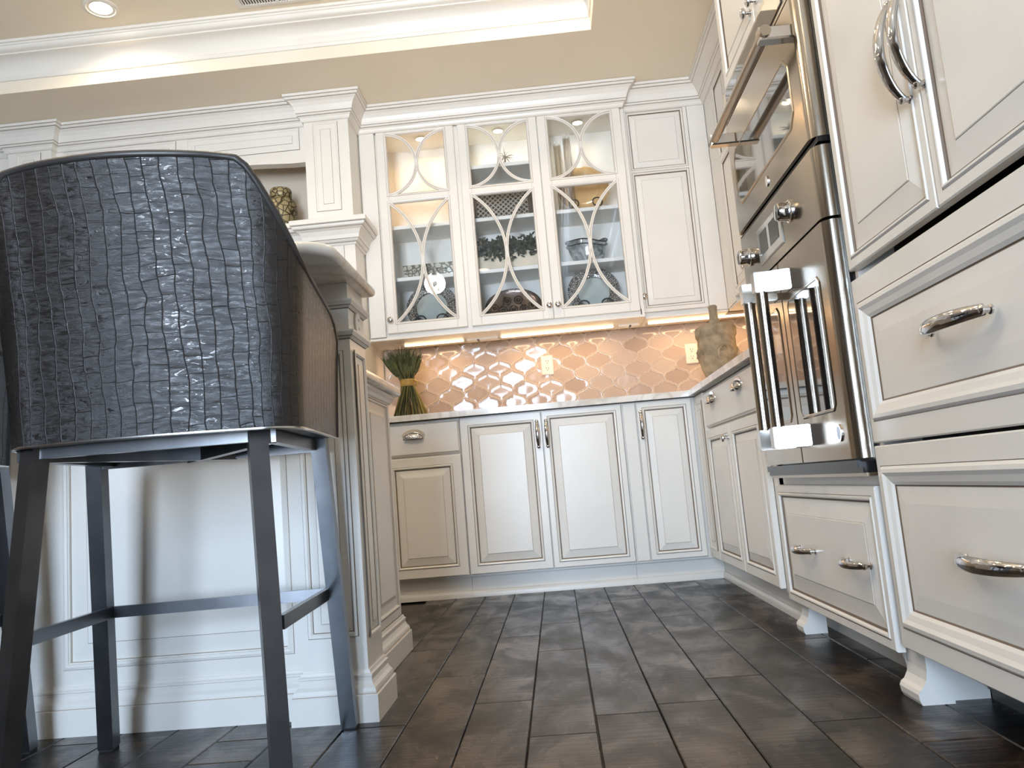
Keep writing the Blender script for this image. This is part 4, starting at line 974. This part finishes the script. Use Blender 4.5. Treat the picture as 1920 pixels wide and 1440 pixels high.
# carved stone urn
ux, uy = .905, 4.13
t = thing('stone_urn', 'carved brown stone acorn-shaped urn with slim neck at the counter corner', 'urn', (ux, uy, .930))
G = Fr((ux, uy, .930), (1, 0, 0), (0, 1, 0), (0, 0, 1))
m = M(); seg = 48; prof = [(.040, 0), (.046, .006), (.040, .02), (.054, .045), (.076, .08), (.091, .12), (.0985, .17), (.100, .22), (.098, .275), (.0975, .287), (.103, .292), (.104, .300), (.104, .332), (.100, .340), (.085, .350), (.040, .358)]
rows = []
for (r, z) in prof:
    row = []
    for k in range(seg):
        a = 2 * math.pi * k / seg; rr = r
        if .285 <= z <= .340: rr += .0035 * math.cos(a * 22)
        elif .05 <= z < .28: rr += .006 * math.sin(a * 4) * math.sin((z - .05) / .23 * math.pi) + .0035 * math.cos(a * 8 + z * 40) * math.sin((z - .05) / .23 * math.pi)
        row.append(m.add(G(rr * math.cos(a), rr * math.sin(a), z)))
    rows.append(row)
for j in range(len(rows) - 1):
    for k in range(seg): m.face((rows[j][k], rows[j][(k + 1) % seg], rows[j + 1][(k + 1) % seg], rows[j + 1][k]))
m.face(rows[0][::-1]); m.face(rows[-1]); m.build('body', STONE, t, 50)
m = M()
for q in range(4):     # carved shell medallions on the flanks
    a = math.pi / 4 + q * math.pi / 2 - .55; cx = G(.090 * math.cos(a), .090 * math.sin(a), .19); n_ = V3((math.cos(a), math.sin(a), -.15)).normalized(); U = V3((-math.sin(a), math.cos(a), 0)); Vv = n_.cross(U)
    H = Fr(cx, U, Vv, n_); m.lathe(H, [(.050, -.006), (.048, .006), (.040, .009), (.034, .003), (.026, .004), (.020, .011), (.010, .010), (.006, .004), (0, .004)], 18)
    for k in range(9):
        b = 2 * math.pi * k / 9; m.tube([H(.024 * math.cos(b), .024 * math.sin(b), .006), H(.043 * math.cos(b + .4), .043 * math.sin(b + .4), .009)], .0045, 5)
m.build('carving', STONE, t, 50)
m = M(); m.lathe(G, [(.042, .352), (.032, .366), (.024, .385), (.021, .42), (.022, .445), (.024, .450), (.022, .456), (.018, .460), (0, .461)], 20); m.build('neck', STONE, t, 40)

# ------------------------------------------------------------------ things inside the display cabinet
def scroll_stand(x, y, z, label, sp=.062, sr=.034, cz=.062):
    t = thing('plate_stand', label, 'plate stand', (x, y, z), 'black scroll plate stands'); r = .0042
    for s_ in (-1, 1):
        m = M(); pts = []
        for k in range(22):
            a = -math.pi / 2 + k / 21 * 2 * math.pi * 1.05; q = sr - .45 * sr * max(0, k - 13) / 8; pts.append((x + s_ * sp + q * math.cos(a) * (1 if s_ > 0 else -1), y - .062, z + cz + q * math.sin(a)))
        m.tube([(x + s_ * sp, y + .06, z + .004), (x + s_ * sp, y - .055, z + .004), (x + s_ * sp, y - .062, z + .008)] + pts, r, 6, up=(0, 1, .2)); m.build('scroll', IRON, t, 50)
    m = M(); m.tube([(x - sp, y + .055, z + .005), (x - .03, y + .07, z + .11), (x + .03, y + .07, z + .11), (x + sp, y + .055, z + .005)], r, 6, up=(0, 1, .2)); m.tube([(x - sp, y + .04, z + .005), (x + sp, y + .04, z + .005)], r, 6, up=(0, 1, .2)); m.build('easel', IRON, t, 50)
def leaning(x, y, z, R, tilt=12, ry=None):
    a = math.radians(tilt); N = V3((0, -math.cos(a), math.sin(a))); Vv = V3((0, math.sin(a), math.cos(a))); k = (ry or R) / R
    c_ = V3((x, y, z)) + Vv * (ry or R)
    return Fr(c_, (1, 0, 0), Vv * k, N)
def plate(x, y, z, R, label, rimm, cen):
    t = thing('plate', label, 'plate', (x, y, z), 'display plates'); G = leaning(x, y, z, R)
    m = M(); m.lathe(G, [(R * .60, .003), (R * .64, .009), (R * .97, .014), (R, .012), (R * .97, .008), (R * .64, .003), (R * .60, -.002)], 40, caps=False); m.build('rim', rimm, t, 40)
    m = M(); m.lathe(G, [(R * .62, -.003), (R * .62, .004), (R * .55, .0015), (0, .001)], 36); m.build('centre', cen, t, 40)
scroll_stand(-.625, 4.41, 1.437, 'black scroll stand under the round plate behind the left glazed door')
plate(-.625, 4.385, 1.445, .148, 'round plate with mosaic rim behind the left glazed door', RIM, PORC)
scroll_stand(.31, 4.41, 1.437, 'black scroll stand under the round plate behind the third glazed door', .066)
plate(.31, 4.385, 1.445, .150, 'round plate with mosaic rim behind the third glazed door', RIM, PORC)
scroll_stand(.31, 4.42, 2.061, 'black scroll stand under the amber plate on the upper shelf', .066, .028, .042)
plate(.31, 4.41, 2.069, .150, 'large amber glass plate on the upper shelf of the third bay', AMBER, AMBER)
# bronze platter with rosettes
t = thing('platter', 'oval dark bronze platter embossed with rosettes behind the middle door', 'platter', (-.155, 4.39, 1.437)); G = leaning(-.155, 4.39, 1.438, .165, 10, .112)
m = M(); m.lathe(G, [(.02, -.004), (.155, -.002), (.165, .006), (.160, .011), (.150, .007), (.13, .002), (0, .001)], 48); m.build('dish', BROWNC, t, 40)
for (px, pz) in ((-.06, -.02), (.0, -.02), (.06, -.02), (-.035, .045), (.03, .045), (-.11, .0), (.11, .0), (0, -.08), (-.06, -.075), (.06, -.075)):
    H = Fr(G(px, pz * 1.3, .002), G.U, G.V.normalized(), G.N); m = M(); m.lathe(H, [(.026, 0), (.025, .006), (.021, .008), (.019, .003), (.014, .003), (.011, .009), (.008, .007), (.005, .005), (0, .011)], 16); m.build('rosette', BROWNC, t, 30)
# crystal dish
t = thing('crystal_dish', 'long rectangular cut crystal dish on the left bay shelf', 'dish', (-.61, 4.40, 1.756)); m = M()
F = Fr((-.61, 4.40, 1.756), (1, 0, 0), (0, 1, 0), (0, 0, 1)); m.rings(F, [(-.150, .150, -.055, .055, 0, 0), (-.158, .158, -.062, .062, .075, 0), (-.150, .150, -.054, .054, .075, 0), (-.142, .142, -.047, .047, .008, 0)], 0, True); m.build('bowl', CRYSTAL, t)
m = M()
for k in range(7):
    u = -.135 + k * .045
    H = Fr(F(u, -.0605, .040), (1, 0, 0), (0, .09, 1), (0, -1, 0))
    for q in range(8):
        a = q * math.pi / 4; m.prism([(.003 * math.cos(a + 1.57), .003 * math.sin(a + 1.57)), (.020 * math.cos(a), .026 * math.sin(a)), (.003 * math.cos(a - 1.57), .003 * math.sin(a - 1.57))], -.004, .004, H)
m.build('star_facets', VGLASS, t)
# planter with boxwood
t = thing('planter_box', 'whitewashed wooden box overflowing with dark green leaves on the middle shelf', 'planter', (-.16, 4.40, 1.756)); F = Fr((-.16, 4.40, 1.756), (1, 0, 0), (0, 1, 0), (0, 0, 1))
m = M(); m.rings(F, [(-.17, .185, -.055, .055, 0, 0), (-.172, .187, -.057, .057, .100, 0), (-.158, .173, -.043, .043, .100, 0), (-.158, .173, -.043, .043, .06, 0)], 0, True); m.build('box', WOODW, t)
m = M(); rnd = random.Random(5)
for _ in range(900):
    p = V3((-.16 + rnd.uniform(-.175, .19), 4.40 + rnd.uniform(-.075, .05), 1.756 + rnd.choice([rnd.uniform(.085, .185), rnd.uniform(.10, .17)])))
    if rnd.random() < .12: p.y = 4.335; p.z = 1.756 + rnd.uniform(.068, .10)
    d = V3((rnd.uniform(-1, 1), rnd.uniform(-1, .4), rnd.uniform(-.8, 1))).normalized(); s_ = d.cross(V3((rnd.uniform(-1, 1), rnd.uniform(-1, 1), .3))).normalized(); L = rnd.uniform(.022, .040)
    m.poly([p, p + d * L * .5 + s_ * L * .32, p + d * L, p + d * L * .5 - s_ * L * .32])
o = m.build('foliage', LEAF, t); o['kind'] = 'stuff'
# lattice tray
t = thing('lattice_basket', 'dark wooden tray with a pale diamond lattice on the upper middle shelf', 'tray', (-.165, 4.41, 2.061)); F = Fr((-.165, 4.385, 2.0615), (1, 0, 0), (0, .16, .987), (0, -.987, .16))
m = M(); m.box((-.18, 0, -.035), (.175, .20, -.012), 0, F); m.box((-.18, 0, -.035), (-.155, .20, .004), 0, F); m.box((.145, 0, -.035), (.175, .20, .004), 0, F); m.box((-.18, .19, -.035), (.175, .205, .004), 0, F); m.box((-.18, 0, -.035), (.175, .01, .004), 0, F); m.build('frame', WOODB, t)
m = M()
def clipline(u0, v0, du, dv):
    lo, hi = -9, 9
    for p, d_, a, b in ((u0, du, -.155, .145), (v0, dv, .01, .19)):
        t0, t1 = (a - p) / d_, (b - p) / d_; lo = max(lo, min(t0, t1)); hi = min(hi, max(t0, t1))
    return (lo, hi) if hi > lo else None
for k in range(-14, 16):
    for sg in (-1, 1):
        c_ = clipline(k * .030, .1, 1, sg)
        if c_: m.tube([F(k * .030 + c_[0], .1 + sg * c_[0], 0), F(k * .030 + c_[1], .1 + sg * c_[1], 0)], .0032, 4, up=(0, 1, 0))
m.build('lattice', LATT, t)
# smoky swirl bowl
bx, by, bz = .30, 4.40, 1.756
t = thing('glass_bowl', 'smoky swirled glass vase with wavy black lip on the third bay shelf', 'vase', (bx, by, bz)); m = M(); seg = 40; rows = []; lip = []
for (f, r, inn) in [(0, .060, 0), (.02, .068, 0), (.25, .088, 0), (.5, .098, 0), (.75, .104, 0), (1, .110, 0), (1, .106, 1), (.5, .093, 1), (.06, .06, 1)]:
    row = []
    for k in range(seg):
        a = 2 * math.pi * k / seg; h = .128 + .014 * math.sin(2 * a + .6) + .008 * math.sin(3 * a); rr = r * (1 + .05 * math.cos(2 * a + 1) * f) + (.012 * f if abs(math.cos(a) + 1) < .1 else 0)
        p = V3((bx + rr * math.cos(a), by + rr * .62 * math.sin(a), bz + h * f + (0 if f else 0))); row.append(m.add(p))
        if f == 1 and not inn: lip.append(p)
    rows.append(row)
for j in range(len(rows) - 1):
    for k in range(seg): m.face((rows[j][k], rows[j][(k + 1) % seg], rows[j + 1][(k + 1) % seg], rows[j + 1][k]))
m.face(rows[0][::-1]); m.face(rows[-1]); m.build('bowl', SWIRL, t, 50)
m = M(); m.tube(lip, .0042, 6, closed=True)
band = [V3((bx + (p.x - bx) * .985, by + (p.y - by) * .985 - .002, bz + (p.z - bz) * .80)) for p in lip]; m.tube(band, .0030, 6, closed=True); m.build('lip_band', BLACK, t, 50)
# slim clear cylinders with white rods added to draw pale reflected lines
for (x, h, lb) in ((.175, .40, 'tall slim clear glass cylinder with added white rods at the left of the amber plate'), (.232, .44, 'taller clear glass cylinder with added white rods in front of the amber plate')):
    t = thing('clear_cylinder', lb, 'vase', (x, 4.335, 2.061)); G = Fr((x, 4.335, 2.061), (1, 0, 0), (0, 1, 0), (0, 0, 1)); m = M()
    m.lathe(G, [(.020, 0), (.021, .003), (.021, h), (.0195, h), (.019, .012), (0, .011)], 24); m.build('vessel', THIN, t, 40)
    for q in range(4):
        a = q * 1.7 + h * 9; m = M(); m.tube([(x + .012 * math.cos(a), 4.335 + .012 * math.sin(a), 2.075), (x + .016 * math.cos(a + .3), 4.335 + .010 * math.sin(a + .3), 2.061 + h + .02)], .0017, 5); m.build('glint_rod', GLINT, t)
# twig ornament on the top middle shelf
t = thing('twig_ornament', 'small grey twig star ornament on the top middle shelf', 'ornament', (-.13, 4.36, 2.376)); m = M(); rnd = random.Random(9); cp_ = V3((-.13, 4.36, 2.43))
for _ in range(26):
    d = V3((rnd.gauss(0, 1), rnd.gauss(0, 1), rnd.gauss(0, 1))).normalized(); m.tube([cp_, cp_ + d * .03, cp_ + d * .05 + V3((rnd.uniform(-.01, .01), 0, rnd.uniform(-.01, .01)))], [.0022, .0016, .0008], 4)
m.tube([cp_, cp_ - V3((0, 0, .054))], .005, 6); m.build('twigs', simple('grey_twig', (.30, .27, .22), .7), t)
